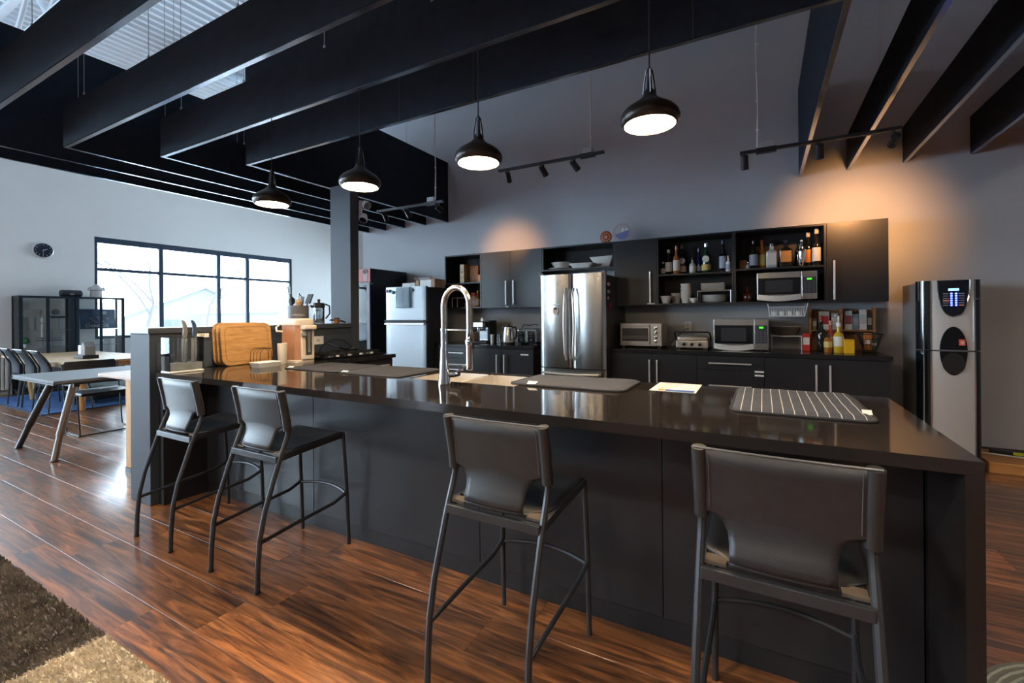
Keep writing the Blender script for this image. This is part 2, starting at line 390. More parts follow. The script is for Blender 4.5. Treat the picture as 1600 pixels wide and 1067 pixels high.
# ------------------------------------------------ ledge wall with column, left end of the island
IX0, IX1, IY0, IY1, IZ = -3.57, .470, 1.52, 2.50, .905
lw = thing('ledge_wall', 'raised slate end wall of the island carrying utensils on its ledge', 'partition', (0, 0, 0))
B().box(-3.91, -3.632, 1.51, 3.236, 0, 1.165).build('panel', m_islp, lw, bevel=.004)
B().box(-3.925, -3.622, 1.50, 3.236, 1.165, 1.205).build('cap', M('ledge_cap', (.052, .060, .073), .35), lw, bevel=.004)
B().box(-3.632, -3.626, 1.55, 3.236, .91, 1.10).build('inner_board', M('ledge_inner', (.045, .062, .09), .5), lw)
col = thing('square_column', 'slim square slate column rising from the ledge to the baffles', 'column', (0, 0, 0))
B().box(-3.935, -3.640, 3.238, 3.345, 0, 2.62).build('shaft', M('column_slate', (.064, .078, .098), .55, spec=.35), col, bevel=.004)
B().box(-3.945, -3.630, 3.228, 3.355, 0, .10).build('plinth', m_cab, col)
# emergency light on the column
em = thing('emergency_light', 'twin-head emergency light fixed to the side of the column', 'emergency light', (-3.64, 3.36, 2.38))
B().box(.0, .03, -.012, .01, -.09, .09).build('bracket', m_whitep, em, bevel=.003)
for p_, d_ in (((.045, .03, .055), (.75, -.15, -.45)), ((.04, .02, -.075), (.25, -.45, -.7))):
    p_ = Vector(p_); d_ = Vector(d_).normalized()
    h = B().tube([tuple(p_-d_*.03), tuple(p_-d_*.015), tuple(p_+d_*.045), tuple(p_+d_*.055)], [.018, .034, .046, .043], 8).build('lamp_head', m_whitep, em, smooth=True)
    B().tube([tuple(p_+d_*.0552), tuple(p_+d_*.057)], [.038, .036], 12).build('lens', m_crystal, h); B().tube([(.02, 0, p_.z), tuple(p_-d_*.02)], .008, 6).build('swivel', m_whitep, h)

# ------------------------------------------------ island
isl = thing('kitchen_island', 'long charcoal kitchen island with black polished stone top and waterfall end', 'island', (0, 0, 0))
SK = (-1.84, -1.13, 2.06, 2.44)      # sink cut-out
sl = B()
for q in ((IX0, SK[0], IY0, IY1), (SK[1], IX1, IY0, IY1), (SK[0], SK[1], IY0, SK[2]), (SK[0], SK[1], SK[3], IY1)): sl.box(*q, IZ-.036, IZ)
sl.build('countertop', m_top, isl)
B().box(IX1-.036, IX1, IY0, IY1, 0, IZ-.0362).build('waterfall_panel', m_top, isl)
B().box(-3.63, IX0, 1.56, IY1, 0, IZ-.005).build('end_filler', m_black, isl)
for a, b_ in ((-3.57, -2.4), (-2.397, -1.2), (-1.197, -.35), (-.347, .43)):
    B().box(a, b_, 1.838, 1.860, .085, IZ-.038).build('front_board', m_isl, isl, bevel=.0015)
B().box(-3.57, .43, 1.86, 2.46, .0, IZ-.25).build('carcass', m_cab, isl)
B().box(-3.57, SK[0]-.03, 1.86, 2.46, IZ-.25, IZ-.037).build('carcass_upper', m_cab, isl)
B().box(SK[1]+.03, .43, 1.86, 2.46, IZ-.25, IZ-.037).build('carcass_upper', m_cab, isl)
B().box(-3.57, .43, 1.845, 1.86, .0, .083).build('plinth', m_black, isl)
# sink (two bowls) set into the top
sk = thing('double_sink', 'double bowl stainless steel sink set into the island top', 'sink', (0, 0, 0))
def bowl(x0, x1, y0, y1, d):
    b = B(); z1 = IZ-.004; r0 = rrect(x0+.003, x1-.003, y0+.003, y1-.003, .035); r1 = rrect(x0+.012, x1-.012, y0+.012, y1-.012, .05)
    b.loft([[(*p, z1) for p in r0], [(*p, z1-d+.02) for p in r0], [(*p, z1-d) for p in r1]], True, False)
    n = len(r1); b.add([(*p, z1-d) for p in r1], [tuple(range(n))]); return b
xm = (SK[0]+SK[1])/2
for a, b_ in ((SK[0], xm-.012), (xm+.012, SK[1])):
    w = bowl(a, b_, SK[2], SK[3], .19).build('bowl', m_sink, sk, smooth=True)
    B().lathe([(.045, 0), (.045, .003), (.03, .003), (.03, -.0005)], 16, ((a+b_)/2, 2.25, IZ-.1935)).build('drain', m_chrome, w, smooth=True)
B().box(xm-.012, xm+.012, SK[2], SK[3], IZ-.12, IZ-.004).build('divider', m_sink, sk, bevel=.005)
# tap
tp = thing('kitchen_tap', 'tall chrome spring-neck kitchen tap standing beside the island sink', 'tap', (-1.52, 1.99, IZ))
B().lathe([(.035, 0), (.034, .012), (.028, .06), (.022, .16), (.0185, .21), (.0185, .285), (.021, .286), (.021, .298), (.016, .30)], 20).build('body', m_chrome, tp, smooth=True)
neck = []
for i in range(25):
    a = PI-PI*i/24; neck.append((.0835+.0835*math.cos(a), 0, .42+.098*math.sin(a)))
neck = [(0, 0, .285), (0, 0, .34), (0, 0, .39)]+neck+[(.167, 0, .38), (.167, 0, .33), (.167, 0, .295)]
B().tube(neck, .0165, 12).build('spring_hose', M('hose_nickel', (.62, .58, .53), .25, metal=1), tp, smooth=True)
sp = B().lathe([(.010, .08), (.019, .085), (.021, .12), (.021, .20), (.023, .21), (.023, .235), (.017, .245), (.017, .295)], 16, (.167, 0, 0)).build('spray_head', m_chrome, tp, smooth=True)
B().box(.183, .191, -.008, .008, .195, .225).build('button', m_black, sp)
B().tube([(0, 0, .292), (.08, 0, .292), (.167, 0, .29)], .0045, 8).build('hose_arm', m_chrome, tp, smooth=True)
B().tube([(0, 0, .105), (.06, 0, .105), (.15, 0, .105)], .005, 8).build('spout_arm', m_chrome, tp, smooth=True)
lv = B().tube([(.02, .02, .045), (.055, .03, .05), (.075, .03, .055)], .016, 10).build('lever_base', m_chrome, tp, smooth=True)
B().tube([(.06, .03, .06), (.10, .035, .09), (.145, .04, .125)], .0055, 8).build('lever', m_chrome, lv, smooth=True)

# drying mats ------------------------------------------------
def stripe_mat(name, col, line, n, width):
    m = bpy.data.materials.new(name); m.use_nodes = True; nt = m.node_tree; N = nt.nodes; L = nt.links; b = N['Principled BSDF']
    tc = N.new('ShaderNodeTexCoord'); sx = N.new('ShaderNodeSeparateXYZ'); L.new(tc.outputs['Generated'], sx.inputs[0])
    mu = N.new('ShaderNodeMath'); mu.operation = 'MULTIPLY'; mu.inputs[1].default_value = n; L.new(sx.outputs[0], mu.inputs[0])
    fr = N.new('ShaderNodeMath'); fr.operation = 'FRACT'; L.new(mu.outputs[0], fr.inputs[0])
    lt = N.new('ShaderNodeMath'); lt.operation = 'LESS_THAN'; lt.inputs[1].default_value = width; L.new(fr.outputs[0], lt.inputs[0])
    no = N.new('ShaderNodeTexNoise'); no.inputs['Scale'].default_value = 220; L.new(tc.outputs['Object'], no.inputs['Vector'])
    mr = N.new('ShaderNodeMixRGB'); mr.inputs[1].default_value = (*[c*.6 for c in col], 1); mr.inputs[2].default_value = (*[c*1.5 for c in col], 1); L.new(no.outputs['Fac'], mr.inputs[0])
    mx = N.new('ShaderNodeMixRGB'); L.new(lt.outputs[0], mx.inputs[0]); L.new(mr.outputs[0], mx.inputs[1]); mx.inputs[2].default_value = (*line, 1)
    L.new(mx.outputs[0], b.inputs['Base Color']); b.inputs['Roughness'].default_value = .95
    bp = N.new('ShaderNodeBump'); bp.inputs['Strength'].default_value = .6; bp.inputs['Distance'].default_value = .003; L.new(no.outputs['Fac'], bp.inputs['Height']); L.new(bp.outputs[0], b.inputs['Normal'])
    return m
def drying_mat(label, x0, x1, y0, y1, h, mat, z=IZ, tagat=None, rz=0, edge=(.02, .02, .024)):
    cx, cy = (x0+x1)/2, (y0+y1)/2
    r = thing('drying_mat', label, 'mat', (cx, cy, z+.0005), rz, 'drying mats on the island'); w, d = (x1-x0)/2, (y1-y0)/2
    nx, ny = 24, 16; v = []; f = []
    for j in range(ny+1):
        for i in range(nx+1):
            a, b_ = -1+2*i/nx, -1+2*j/ny
            k = 1-.0
            ex, ey = a, b_
            q = .93+.07*min(1, (1-max(abs(a), abs(b_)))*12)
            # rounded corners
            if abs(a) > .86 and abs(b_) > .8:
                aa, bb = (abs(a)-.86)/.14, (abs(b_)-.8)/.2; l = max(1, math.hypot(aa, bb)); ex = math.copysign(.86+.14*aa/l, a); ey = math.copysign(.8+.2*bb/l, b_)
            edgef = min(1, (1-max(abs(a), abs(b_)))*9)
            zz = h*(.35+.65*edgef**.5)+.0012*math.sin(7*a+3*b_)+.0008*math.sin(11*b_-2*a)
            v.append((ex*w, ey*d, zz))
    for j in range(ny):
        for i in range(nx): q = j*(nx+1)+i; f.append((q, q+1, q+nx+2, q+nx+1))
    b = B().add(v, f); b.build('pile_top', mat, r, smooth=True)
    ring = [v[i] for i in range(nx+1)]+[v[j*(nx+1)+nx] for j in range(1, ny+1)]+[v[ny*(nx+1)+i] for i in range(nx-1, -1, -1)]+[v[j*(nx+1)] for j in range(ny-1, 0, -1)]
    B().tube([(p[0], p[1], h*.3) for p in ring], h*.34, 6, True).build('piped_edge', M('mat_edge', edge, .8), r, smooth=True)
    if tagat: 
        tx, ty, dx, dy = tagat
        B().add([(tx, ty, h*.5), (tx+dx, ty+dy*.2, h*.7), (tx+dx*1.1, ty+dy, h*1.4), (tx+dx*.1, ty+dy*.8, h*1.5)], [(0, 1, 2, 3)]).build('care_tag', m_paper, r)
    return r
mt_dark = stripe_mat('terry_dark', (.018, .020, .027), (.014, .015, .019), 40, .3)
mt_grey = stripe_mat('terry_grey', (.050, .055, .072), (.038, .042, .054), 50, .3)
mt_strp = stripe_mat('terry_striped', (.042, .047, .062), (.60, .60, .57), 13, .07)
drying_mat('dark plain drying mat on the island next to the hot water dispenser', -3.00, -2.44, 2.05, 2.47, .010, mt_dark, tagat=(-.26, -.19, .05, .02))
drying_mat('dark plain drying mat on the island just left of the sink', -2.43, -1.90, 2.04, 2.48, .010, mt_dark, tagat=(-.25, -.2, .05, .02))
drying_mat('plush grey drying mat on the island in front of the french-door fridge', -1.185, -.575, 2.11, 2.50-.02, .016, mt_grey, tagat=(-.2, -.185, .05, .02))
drying_mat('navy drying mat with thin white stripes near the waterfall end of the island', -.110, .335, 1.885, 2.475, .014, mt_strp, tagat=(.19, -.2, .03, .05))
# printed sheet
sh = thing('printed_leaflet', 'printed cream leaflet with blue band lying on the island top', 'leaflet', (-.38, 2.385, IZ+.0005), .01)
B().box(-.105, .105, -.14, .14, 0, .0012).build('sheet', m_paper, sh)
B().box(-.035, .095, -.138, -.085, .0012, .0016).build('blue_band', M('print_blue', (.04, .11, .36), .6), sh)
B().box(-.07, -.038, -.13, -.085, .0012, .0016).build('orange_picture', M('print_orange', (.62, .26, .06), .6), sh)
for i in range(4):
    B().box(-.08, .02-.02*i, .10-.05*i, .108-.05*i, .0012, .0016).build('printed_line', M('print_brown', (.22, .12, .09), .6), sh)

# ------------------------------------------------ bar stools
def make_stool(label):
    r = thing('bar_stool', label, 'bar stool', group='bar stools at the island')
    prof = [(-.262, 0), (-.258, .12), (-.248, .24), (-.222, .36), (-.185, .47), (-.148, .575), (-.112, .66), (-.098, .70), (-.106, .76), (-.122, .84), (-.134, .90)]
    for sx in (-1, 1):
        pts = [(sx*(.188+.004*(1-z/.9)), y, z) for y, z in prof]
        B().tube(pts, .0115, 8, sq=None).build('rear_leg', m_frame, r, smooth=True)
        B().lathe([(.0125, 0), (.0135, .002), (.0135, .012)], 8, (sx*.192, -.262, 0)).build('foot_cap', m_black, r)
        B().tube([(sx*.197, .262, 0), (sx*.195, .252, .3), (sx*.190, .235, .60), (sx*.189, .232, .625)], .0105, 8).build('front_leg', m_frame, r, smooth=True)
        B().tube([(sx*.188, -.145, .588), (sx*.188, 0, .60), (sx*.188, .225, .615)], .01, 6, sq=(.018, .026)).build('side_rail', m_frame, r)
        B().tube([(sx*.190, -.243, .225), (sx*.191, -.05, .245), (sx*.193, .17, .262), (sx*.194, .235, .285), (sx*.194, .252, .30)], .009, 7).build('side_stretcher', m_frame, r, smooth=True)
    B().box(-.186, .186, -.162, -.142, .566, .598).build('rear_rail', m_frame, r, bevel=.003)
    B().box(-.186, .186, .222, .240, .592, .616).build('front_rail', m_frame, r, bevel=.003)
    B().tube(arc((-.194, .25, .285), (.194, .25, .285), (0, .035, .012), 10), .0085, 7).build('footrest', m_frame, r, smooth=True)
    # leather sling: back panel, narrow waist, seat
    P = [(-.1385, .908, .203), (-.130, .86, .203), (-.1185, .80, .203), (-.112, .745, .203), (-.111, .736, .196), (-.1105, .728, .158), (-.112, .715, .136), (-.116, .69, .122), (-.126, .665, .118), (-.138, .640, .117), (-.142, .618, .117), (-.132, .606, .119), (-.112, .603, .124), (-.09, .606, .150), (-.07, .609, .18), (-.04, .611, .186), (.06, .616, .188), (.16, .624, .190), (.225, .630, .190), (.243, .624, .190), (.246, .605, .190)]
    n = 12; v = []; f = []
    for k, (y, z, w) in enumerate(P):
        for j in range(n+1):
            t = -1+2*j/n; sag = (1-t*t)*(.012 if z > .76 else .010)
            dz = -.010*(1-t*t) if -.05 < y < .2 and z < .65 else 0
            v.append((t*w, y+(-sag if z > .60 and y < -.09 else 0), z+dz))
    for k in range(len(P)-1):
        for j in range(n): q = k*(n+1)+j; f.append((q, q+1, q+n+2, q+n+1))
        o = B().add(v[:11*(n+1)], f[:10*n]).build('backrest', m_leather, r, smooth=True)
    md = o.modifiers.new('thick', 'SOLIDIFY'); md.thickness = .005; md.offset = 0
    o2 = B().add(v[10*(n+1):], [tuple(a_-10*(n+1) for a_ in q) for q in f[10*n:]]).build('seat', m_leather, r, smooth=True)
    md = o2.modifiers.new('thick', 'SOLIDIFY'); md.thickness = .006; md.offset = 0
    for sx in (-1, 1):
        B().tube([(sx*.190, -.1365, .911), (sx*.190, -.122, .84), (sx*.189, -.107, .765), (sx*.189, -.101, .715)], .0195, 12).build('sleeve', m_leather, o, smooth=True)
        B().tube([(sx*.166, -.1465, .898), (sx*.166, -.1375, .86), (sx*.166, -.1255, .80), (sx*.166, -.1185, .745)], .0015, 5).build('stitch_line', M('stitch_grey', (.06, .06, .062), .7), o)
        B().box(min(sx*.125, sx*.178), max(sx*.125, sx*.178), -.135, -.09, .5985, .607).build('lining_corner', m_lining, o2)
    B().tube([(-.203, -.141, .911), (-.1, -.15, .912), (0, -.153, .912), (.1, -.15, .912), (.203, -.141, .911)], .0032, 6).build('top_piping', M('piping_grey', (.10, .10, .10), .35), o, smooth=True)
    return r
s1 = make_stool('bar stool beside the raised end wall, furthest from the waterfall end')
s1.location = (-3.015, 1.525, 0)
dup(s1, (-2.237, 1.525, 0), 0, 'bar stool second from the raised end wall, under the dark mats')
dup(s1, (-.812, 1.470, 0), -.01, 'bar stool near the middle of the island, under the grey drying mat')
dup(s1, (.038, 1.458, 0), -.02, 'bar stool closest to the waterfall end, largest in view')

# ================================================================== KITCHEN WALL
UY, UZ0, UZ1 = 5.10, 1.373, 2.105
def vhandle(p, x, y, z0, z1, w=.014):
    b = B().box(x-w/2, x+w/2, y-.038, y-.024, z0, z1)
    b.box(x-w/2+.002, x+w/2-.002, y-.026, y, z0+.012, z0+.024).box(x-w/2+.002, x+w/2-.002, y-.026, y, z1-.024, z1-.012)
    return b.build('handle', m_steelh, p, bevel=.002)
def hhandle(p, x0, x1, y, z, w=.012):
    b = B().box(x0, x1, y-.038, y-.024, z-w/2, z+w/2)
    b.box(x0+.012, x0+.024, y-.026, y, z-.004, z+.004).box(x1-.024, x1-.012, y-.026, y, z-.004, z+.004)
    return b.build('handle', m_steelh, p, bevel=.002)
def carcass(name, label, cat, x0, x1, y0, y1, z0, z1, shelves=(), grp=None, t=.018, back=True):
    r = thing(name, label, cat, (0, 0, 0), 0, grp)
    B().box(x0, x0+t, y0, y1, z0, z1).build('side_panel', m_cab, r); B().box(x1-t, x1, y0, y1, z0, z1).build('side_panel', m_cab, r)
    B().box(x0+t, x1-t, y0, y1, z1-t, z1).build('top_panel', m_cab, r); B().box(x0+t, x1-t, y0, y1, z0, z0+t).build('bottom_panel', m_cab, r)
    if back: B().box(x0+t, x1-t, y1-.008, y1, z0+t, z1-t).build('back_panel', m_cabin, r)
    for z in shelves: B().box(x0+t, x1-t, y0+.004, y1-.008, z-.018, z).build('shelf', m_cab, r)
    return r
def door(r, x0, x1, y, z0, z1, hx=None, hz=None, name='door'):
    d = B().box(x0+.0015, x1-.0015, y-.018, y-.0005, z0+.0015, z1-.0015).build(name, m_cab, r, bevel=.0012)
    if hx is not None: vhandle(d, hx, y-.018, *hz)
    return d
GU = 'wall cupboards over the worktop'; gap = .002
carcass('shelf_cabinet', 'narrow open wall shelf unit with wooden puzzles, beside the smaller fridge', 'cabinet', -3.875, -3.275, UY, WY-.004, UZ0, UZ1, (1.725,), GU)
c = carcass('wall_cabinet', 'double-door wall cupboard between the narrow open shelf and french-door fridge', 'cabinet', -3.273, -2.385, UY+.018, WY-.004, UZ0, UZ1, (), GU)
d1 = door(c, -3.273, -2.829, UY+.018, UZ0, UZ1, -2.885, (1.41, 1.72)); d2 = door(c, -2.829, -2.385, UY+.018, UZ0, UZ1, -2.775, (1.41, 1.72))
B().box(-2.90, -2.86, UY-.006, UY, UZ0+.005, UZ0+.02).build('child_lock', m_whitep, d1)
carcass('bridge_shelf', 'low open shelf unit bridging above the french-door fridge', 'cabinet', -2.383, -1.480, UY, WY-.004, 1.812, UZ1, (), GU)
c = carcass('wall_cabinet', 'single-door wall cupboard right beside the french-door fridge', 'cabinet', -1.478, -1.012, UY+.018, WY-.004, UZ0, UZ1, (), GU)
d = door(c, -1.478, -1.012, UY+.018, UZ0, UZ1, -1.075, (1.395, 1.74)); B().box(-1.11, -1.03, UY-.008, UY, UZ0+.01, UZ0+.025).build('child_lock', m_whitep, d)
carcass('shelf_cabinet', 'open wall shelf unit with liquor above stacked white crockery', 'cabinet', -1.010, -.256, UY, WY-.004, UZ0, UZ1, (1.705,), GU)
carcass('shelf_cabinet', 'open wall shelf unit with bottles above a built-in microwave', 'cabinet', -.254, .519, UY, WY-.004, UZ0, UZ1, (1.722,), GU)
c = carcass('wall_cabinet', 'single-door wall cupboard at the right end, lit warm from above', 'cabinet', .521, .972, UY+.018, WY-.004, UZ0, UZ1, (), GU)
door(c, .521, .972, UY+.018, UZ0, UZ1, .575, (1.395, 1.755))
# base units
BYF = 4.80
GB = 'base units along the kitchen wall'
def base_unit(label, x0, x1):
    r = thing('base_cabinet', label, 'cabinet', (0, 0, 0), 0, GB)
    B().box(x0, x1, BYF, WY-.004, .10, .868).build('body', m_cab, r); B().box(x0, x1, BYF+.06, WY-.02, 0, .10).build('plinth', m_black, r); return r
def drawers(r, x0, x1, zs):
    for a, b_ in zip(zs[:-1], zs[1:]):
        dr = B().box(x0+.002, x1-.002, BYF-.018, BYF-.0005, a+.002, b_-.002).build('drawer', m_cab, r, bevel=.0012)
        w = (x1-x0); hhandle(dr, x0+w*.18, x1-w*.18, BYF-.018, (a+b_)/2+(.02 if b_-a > .2 else 0))
r = base_unit('drawer base unit next to the smaller steel fridge', -3.80, -3.225); drawers(r, -3.80, -3.225, (.105, .40, .735, .866))
r = base_unit('double-door base unit under the kettle and toaster', -3.223, -2.355)
door(r, -3.223, -2.789, BYF, .105, .866, -2.84, (.48, .80)); d = door(r, -2.789, -2.355, BYF, .105, .866, -2.735, (.48, .80)); B().box(-2.52, -2.42, BYF-.026, BYF-.018, .80, .815).build('child_lock', m_whitep, d)
r = base_unit('double-door base unit under the toaster oven', -1.43, -.568)
door(r, -1.43, -.986, BYF, .105, .866, -1.02, (.45, .81)); door(r, -.986, -.568, BYF, .105, .866, -.945, (.45, .81))
r = base_unit('drawer base unit under the lower microwave', -.566, .008); drawers(r, -.566, .008, (.105, .40, .735, .866))
for z in (.735, .70): B().box(-.07, .006, BYF-.028, BYF-.018, z-.008, z+.006).build('child_lock', m_whitep, r)
r = base_unit('double-door base unit at the right end under the sauces', .010, .920)
door(r, .010, .462, BYF, .105, .866, .405, (.45, .82)); door(r, .462, .920, BYF, .105, .866, .505, (.45, .82))
tag(B().box(-3.81, -2.345, 4.775, WY-.004, .872, .91).build('worktop', m_top2, bevel=.002), 'short black worktop carrying the kettle and coffee machine', 'worktop')
tag(B().box(-1.44, .935, 4.775, WY-.004, .872, .91).build('worktop', m_top2, bevel=.002), 'long black worktop carrying toaster oven, grill and lower microwave', 'worktop')
def outlet(label, loc, rz, w=.075, h=.115, double=True):
    r = thing('wall_outlet', label, 'outlet', loc, rz, 'power outlets')
    B().box(-w/2, w/2, -.006, 0, -h/2, h/2).build('cover_plate', m_whitep, r, bevel=.002)
    for k in ((-.024, .024) if h > w else (0,)):
        s_ = B().box(-.016, .016, -.0085, -.006, k-.014, k+.014).build('socket', M('socket_cream', (.6, .6, .58), .4), r)
        b = B()
        for dx in (-.006, .006): b.box(dx-.0012, dx+.0012, -.009, -.0085, k-.004, k+.006)
        b.build('slot', m_black, s_)
    return r
outlet('white double outlet on the wall behind the contact grill', (-.74, WY, 1.13), 0)
outlet('white outlet on the end wall beside the hot water dispenser', (-3.626, 2.835, 1.055), PI/2, .115, .075)
outlet('white outlet on the end wall behind the knives', (-3.626, 1.835, 1.142), PI/2, .095, .03)

# ------------------------------------------------ french door fridge
fr = thing('french_door_fridge', 'large stainless steel french-door fridge with bottom freezer drawer', 'fridge', (-1.815, 4.62, 0))
B().box(-.372, .372, .06, .80, .03, 1.70).build('cabinet', M('fridge_side', (.10, .105, .115), .4, metal=.3), fr, bevel=.006)
def curved_door(x0, x1, z0, z1, bulge, y=.055, n=14, er=.02):
    b = B(); pr = []
    for i in range(n+1):
        t = i/n; e = min(t, 1-t)*(x1-x0); round_ = er*(1-math.sqrt(max(0, 1-(1-min(1, e/er))**2)))
        pr.append((x0+(x1-x0)*t, y-.05-bulge*(1-(2*t-1)**2)+round_))
    pr = [(x0, y)]+pr+[(x1, y)]
    b.loft([[(px, py, z0) for px, py in pr], [(px, py, z1) for px, py in pr]]); return b
for (x0, x1, hx, sg) in ((-.378, -.004, -.045, -1), (.004, .378, .045, 1)):
    d = curved_door(x0, x1, .70, 1.715, .028).build('door', m_steel, fr, smooth=True)
    hz = [(hx, -.035, .79), (hx-sg*.004, -.058, .83)]+[(hx-sg*.012*math.sin(PI*i/8)*-1, -.075, .86+.63*i/8) for i in range(9)]+[(hx-sg*.004, -.058, 1.52), (hx, -.035, 1.56)]
    B().tube(hz, .0125, 10).build('handle', m_steelh, d, smooth=True)
    B().box((x0 if sg < 0 else x1-.05), (x0+.05 if sg < 0 else x1), .0, .06, 1.716, 1.735).build('hinge_cover', m_grey, d)
d = curved_door(-.378, .378, .06, .69, .028, n=24).build('freezer_drawer', m_steel, fr, smooth=True)
B().tube([(-.33, -.03, .645), (-.32, -.062, .645), (-.1, -.076, .640), (.1, -.076, .640), (.32, -.062, .645), (.33, -.03, .645)], .013, 10).build('handle', m_steelh, d, smooth=True)
text('SAMSUNG', 'maker_badge', fr, M('badge_grey', (.75, .75, .75), .3, metal=.6), .022, (.27, -.013, 1.675), FRONT)
mg = thing('photo_magnet', 'oval photo magnet with white bar on the french-door fridge', 'magnet', (-1.985, 4.592, 1.32))
el = lambda rx, rz, cx=0, cz=0, n=24: [(cx+rx*math.cos(2*PI*i/n), cz+rz*math.sin(2*PI*i/n)) for i in range(n)]
B().prism(el(.033, .044), -.010, 0, 'y').build('white_rim', m_whitep, mg)
B().prism(el(.021, .029, .002, -.004), -.0115, -.010, 'y').build('portrait_face', M('skin_print', (.55, .33, .25), .5), mg)
B().prism(el(.021, .013, .0, .022), -.0125, -.010, 'y').build('portrait_hair', M('hair_print', (.05, .03, .03), .5), mg)
B().box(-.05, .05, -.008, .002, .062, .072).build('white_bar', m_whitep, mg)
mgs = ((5.02, 1.60, 'pale upper front'), (5.06, 1.60, 'pale upper rear'), (5.02, 1.52, 'pale middle front'), (5.06, 1.52, 'pale middle rear'), (5.02, 1.45, 'pale lower'))
for y, z, w in mgs:
    o = thing('fridge_magnet', '%s round magnet on the dark side of the french-door fridge' % w, 'magnet', (-1.4425, y-.28, z), 0, 'side magnets')
    B().lathe([(.017, 0), (.017, .006), (.010, .008)], 14, (0, 0, 0), 'x').build('disc', m_white, o, smooth=True); B().lathe([(.008, .008), (.006, .012)], 10, (0, 0, 0), 'x').build('pearl', m_chrome, o)
o = thing('fridge_clip', 'small magenta clip low on the side of the french-door fridge', 'clip', (-1.4425, 4.79, 1.36)); B().box(0, .012, -.02, .02, -.03, .03).build('jaw', M('magenta', (.35, .02, .10), .4), o, bevel=.003); B().box(.012, .02, -.012, .012, .0, .045).build('lever', M('magenta', (.35, .02, .10), .4), o, bevel=.002)
# crockery over the fridge
def bowl_obj(label, loc, r, h, grp=None, foot=.5, name='bowl', mat=None, n=24, pan=False):
    o = thing(name, label, name.replace('_', ' ').split()[-1], loc, 0, grp)
    B().lathe([(r*foot, 0), (r*foot, .006), (r*.8, h*.45), (r, h), (r-.005, h), (r*.78, h*.5), (r*foot*.9, .012), (0.001, .012)], n).build('bowl_body', mat or m_white, o, smooth=True)
    B().tube([((r-.002)*math.cos(2*PI*i/n), (r-.002)*math.sin(2*PI*i/n), h) for i in range(n)], .003, 6, True).build('rim', mat or m_white, o, smooth=True); return o
bowl_obj('wide white bowl on a plate at the left above the french-door fridge', (-2.195, 5.27, 1.851), .13, .07, foot=.6)
o = thing('serving_plate', 'flat white plate under the wide bowl above the french-door fridge', 'plate', (-2.195, 5.27, 1.8305)); B().lathe([(.10, 0), (.11, .004), (.165, .016), (.165, .020), (.11, .009), (.001, .009)], 28).build('plate_body', m_white, o, smooth=True); B().lathe([(.09, .009), (.09, .0198), (.001, .0198)], 20).build('inner_ring', m_white, o)
o = thing('serving_dish', 'shallow white rectangular serving dish in the middle above the french-door fridge', 'dish', (-1.875, 5.17, 1.8305), 0)
b = B(); b.loft([[(*p, 0) for p in rrect(-.11, .11, -.07, .07, .03)], [(*p, .05) for p in rrect(-.15, .15, -.10, .10, .03)], [(*p, .05) for p in rrect(-.14, .14, -.09, .09, .03)], [(*p, .012) for p in rrect(-.10, .10, -.06, .06, .03)]]); b.build('dish_body', m_white, o, smooth=True)
B().tube([(*p, .05) for p in rrect(-.148, .148, -.098, .098, .03)], .004, 6, True).build('rim', m_white, o, smooth=True)
o = thing('square_bowl', 'square flared white bowl at the right above the french-door fridge', 'bowl', (-1.645, 5.30, 1.8305), -.12)
b = B(); q = lambda w, z: [(*p, z) for p in rrect(-w, w, -w*.8, w*.8, .012, 2)]; b.loft([q(.075, 0), q(.15, .125), q(.143, .125), q(.07, .008)]); b.build('bowl_body', m_white, o, smooth=True); B().tube(q(.147, .125), .004, 6, True).build('rim', m_white, o, smooth=True)
# plates displayed on top of the cupboards
o = thing('souvenir_plate', 'small red and yellow painted souvenir plate leaning on top of the cupboards', 'plate', (-1.60, 5.20, 2.180))
B().lathe([(.065, 0), (.072, .008), (.055, .012), (.001, .012)], 24, (0, 0, 0), 'y').build('plate_body', M('souvenir_red', (.28, .05, .025), .35), o, smooth=True)
for i in range(10):
    a = 2*PI*i/10; B().lathe([(.009, .008), (.008, .0135), (.001, .0138)], 8, (.045*math.cos(a), 0, .045*math.sin(a)), 'y').build('painted_dot', M('souvenir_gold', (.62, .33, .10), .4), o)
B().lathe([(.02, .012), (.018, .0145), (.001, .0146)], 12, (0, 0, 0), 'y').build('painted_star', M('souvenir_pink', (.6, .3, .2), .4), o)
o = thing('souvenir_plate', 'larger souvenir plate with a blue harbour picture leaning on top of the cupboards', 'plate', (-1.415, 5.22, 2.217))
B().lathe([(.104, 0), (.112, .008), (.085, .012), (.001, .012)], 30, (0, 0, 0), 'y').build('plate_body', M('souvenir_rim', (.40, .33, .33), .3), o, smooth=True)
B().lathe([(.085, .0125), (.001, .0126)], 30, (0, 0, 0), 'y').build('sky_print', M('souvenir_sky', (.42, .42, .43), .4), o)
B().prism([(-.083, -.01), (-.03, -.005), (.03, .015), (.083, .02), (.07, -.045), (.03, -.078), (-.03, -.078), (-.07, -.045)], -.0135, -.0125, 'y').build('sea_print', M('souvenir_blue', (.16, .17, .38), .4), o)
B().prism([(-.01, .01), (.02, .012), (.02, .05), (0, .05)], -.014, -.0125, 'y').build('building_print', m_white, o); B().prism([(.03, .02), (.07, .025), (.05, .055)], -.014, -.0125, 'y').build('building_print', m_white, o)
for i, (x, w) in enumerate(((-.62, 'above the crockery shelf unit'), (.14, 'above the upper microwave'), (.24, 'above the upper microwave, nearer the right end'))):
    o = thing('paper_packet', 'thin white packet lying on the cupboards %s' % w, 'packet', (x, 5.16, UZ1), .1*i); B().box(-.055, .055, -.03, .05, 0, .008+.004*(i == 2)).build('packet_body', m_paper, o, bevel=.002); B().box(-.055, .055, -.034, -.03, .002, .006).build('flap', m_paper, o)

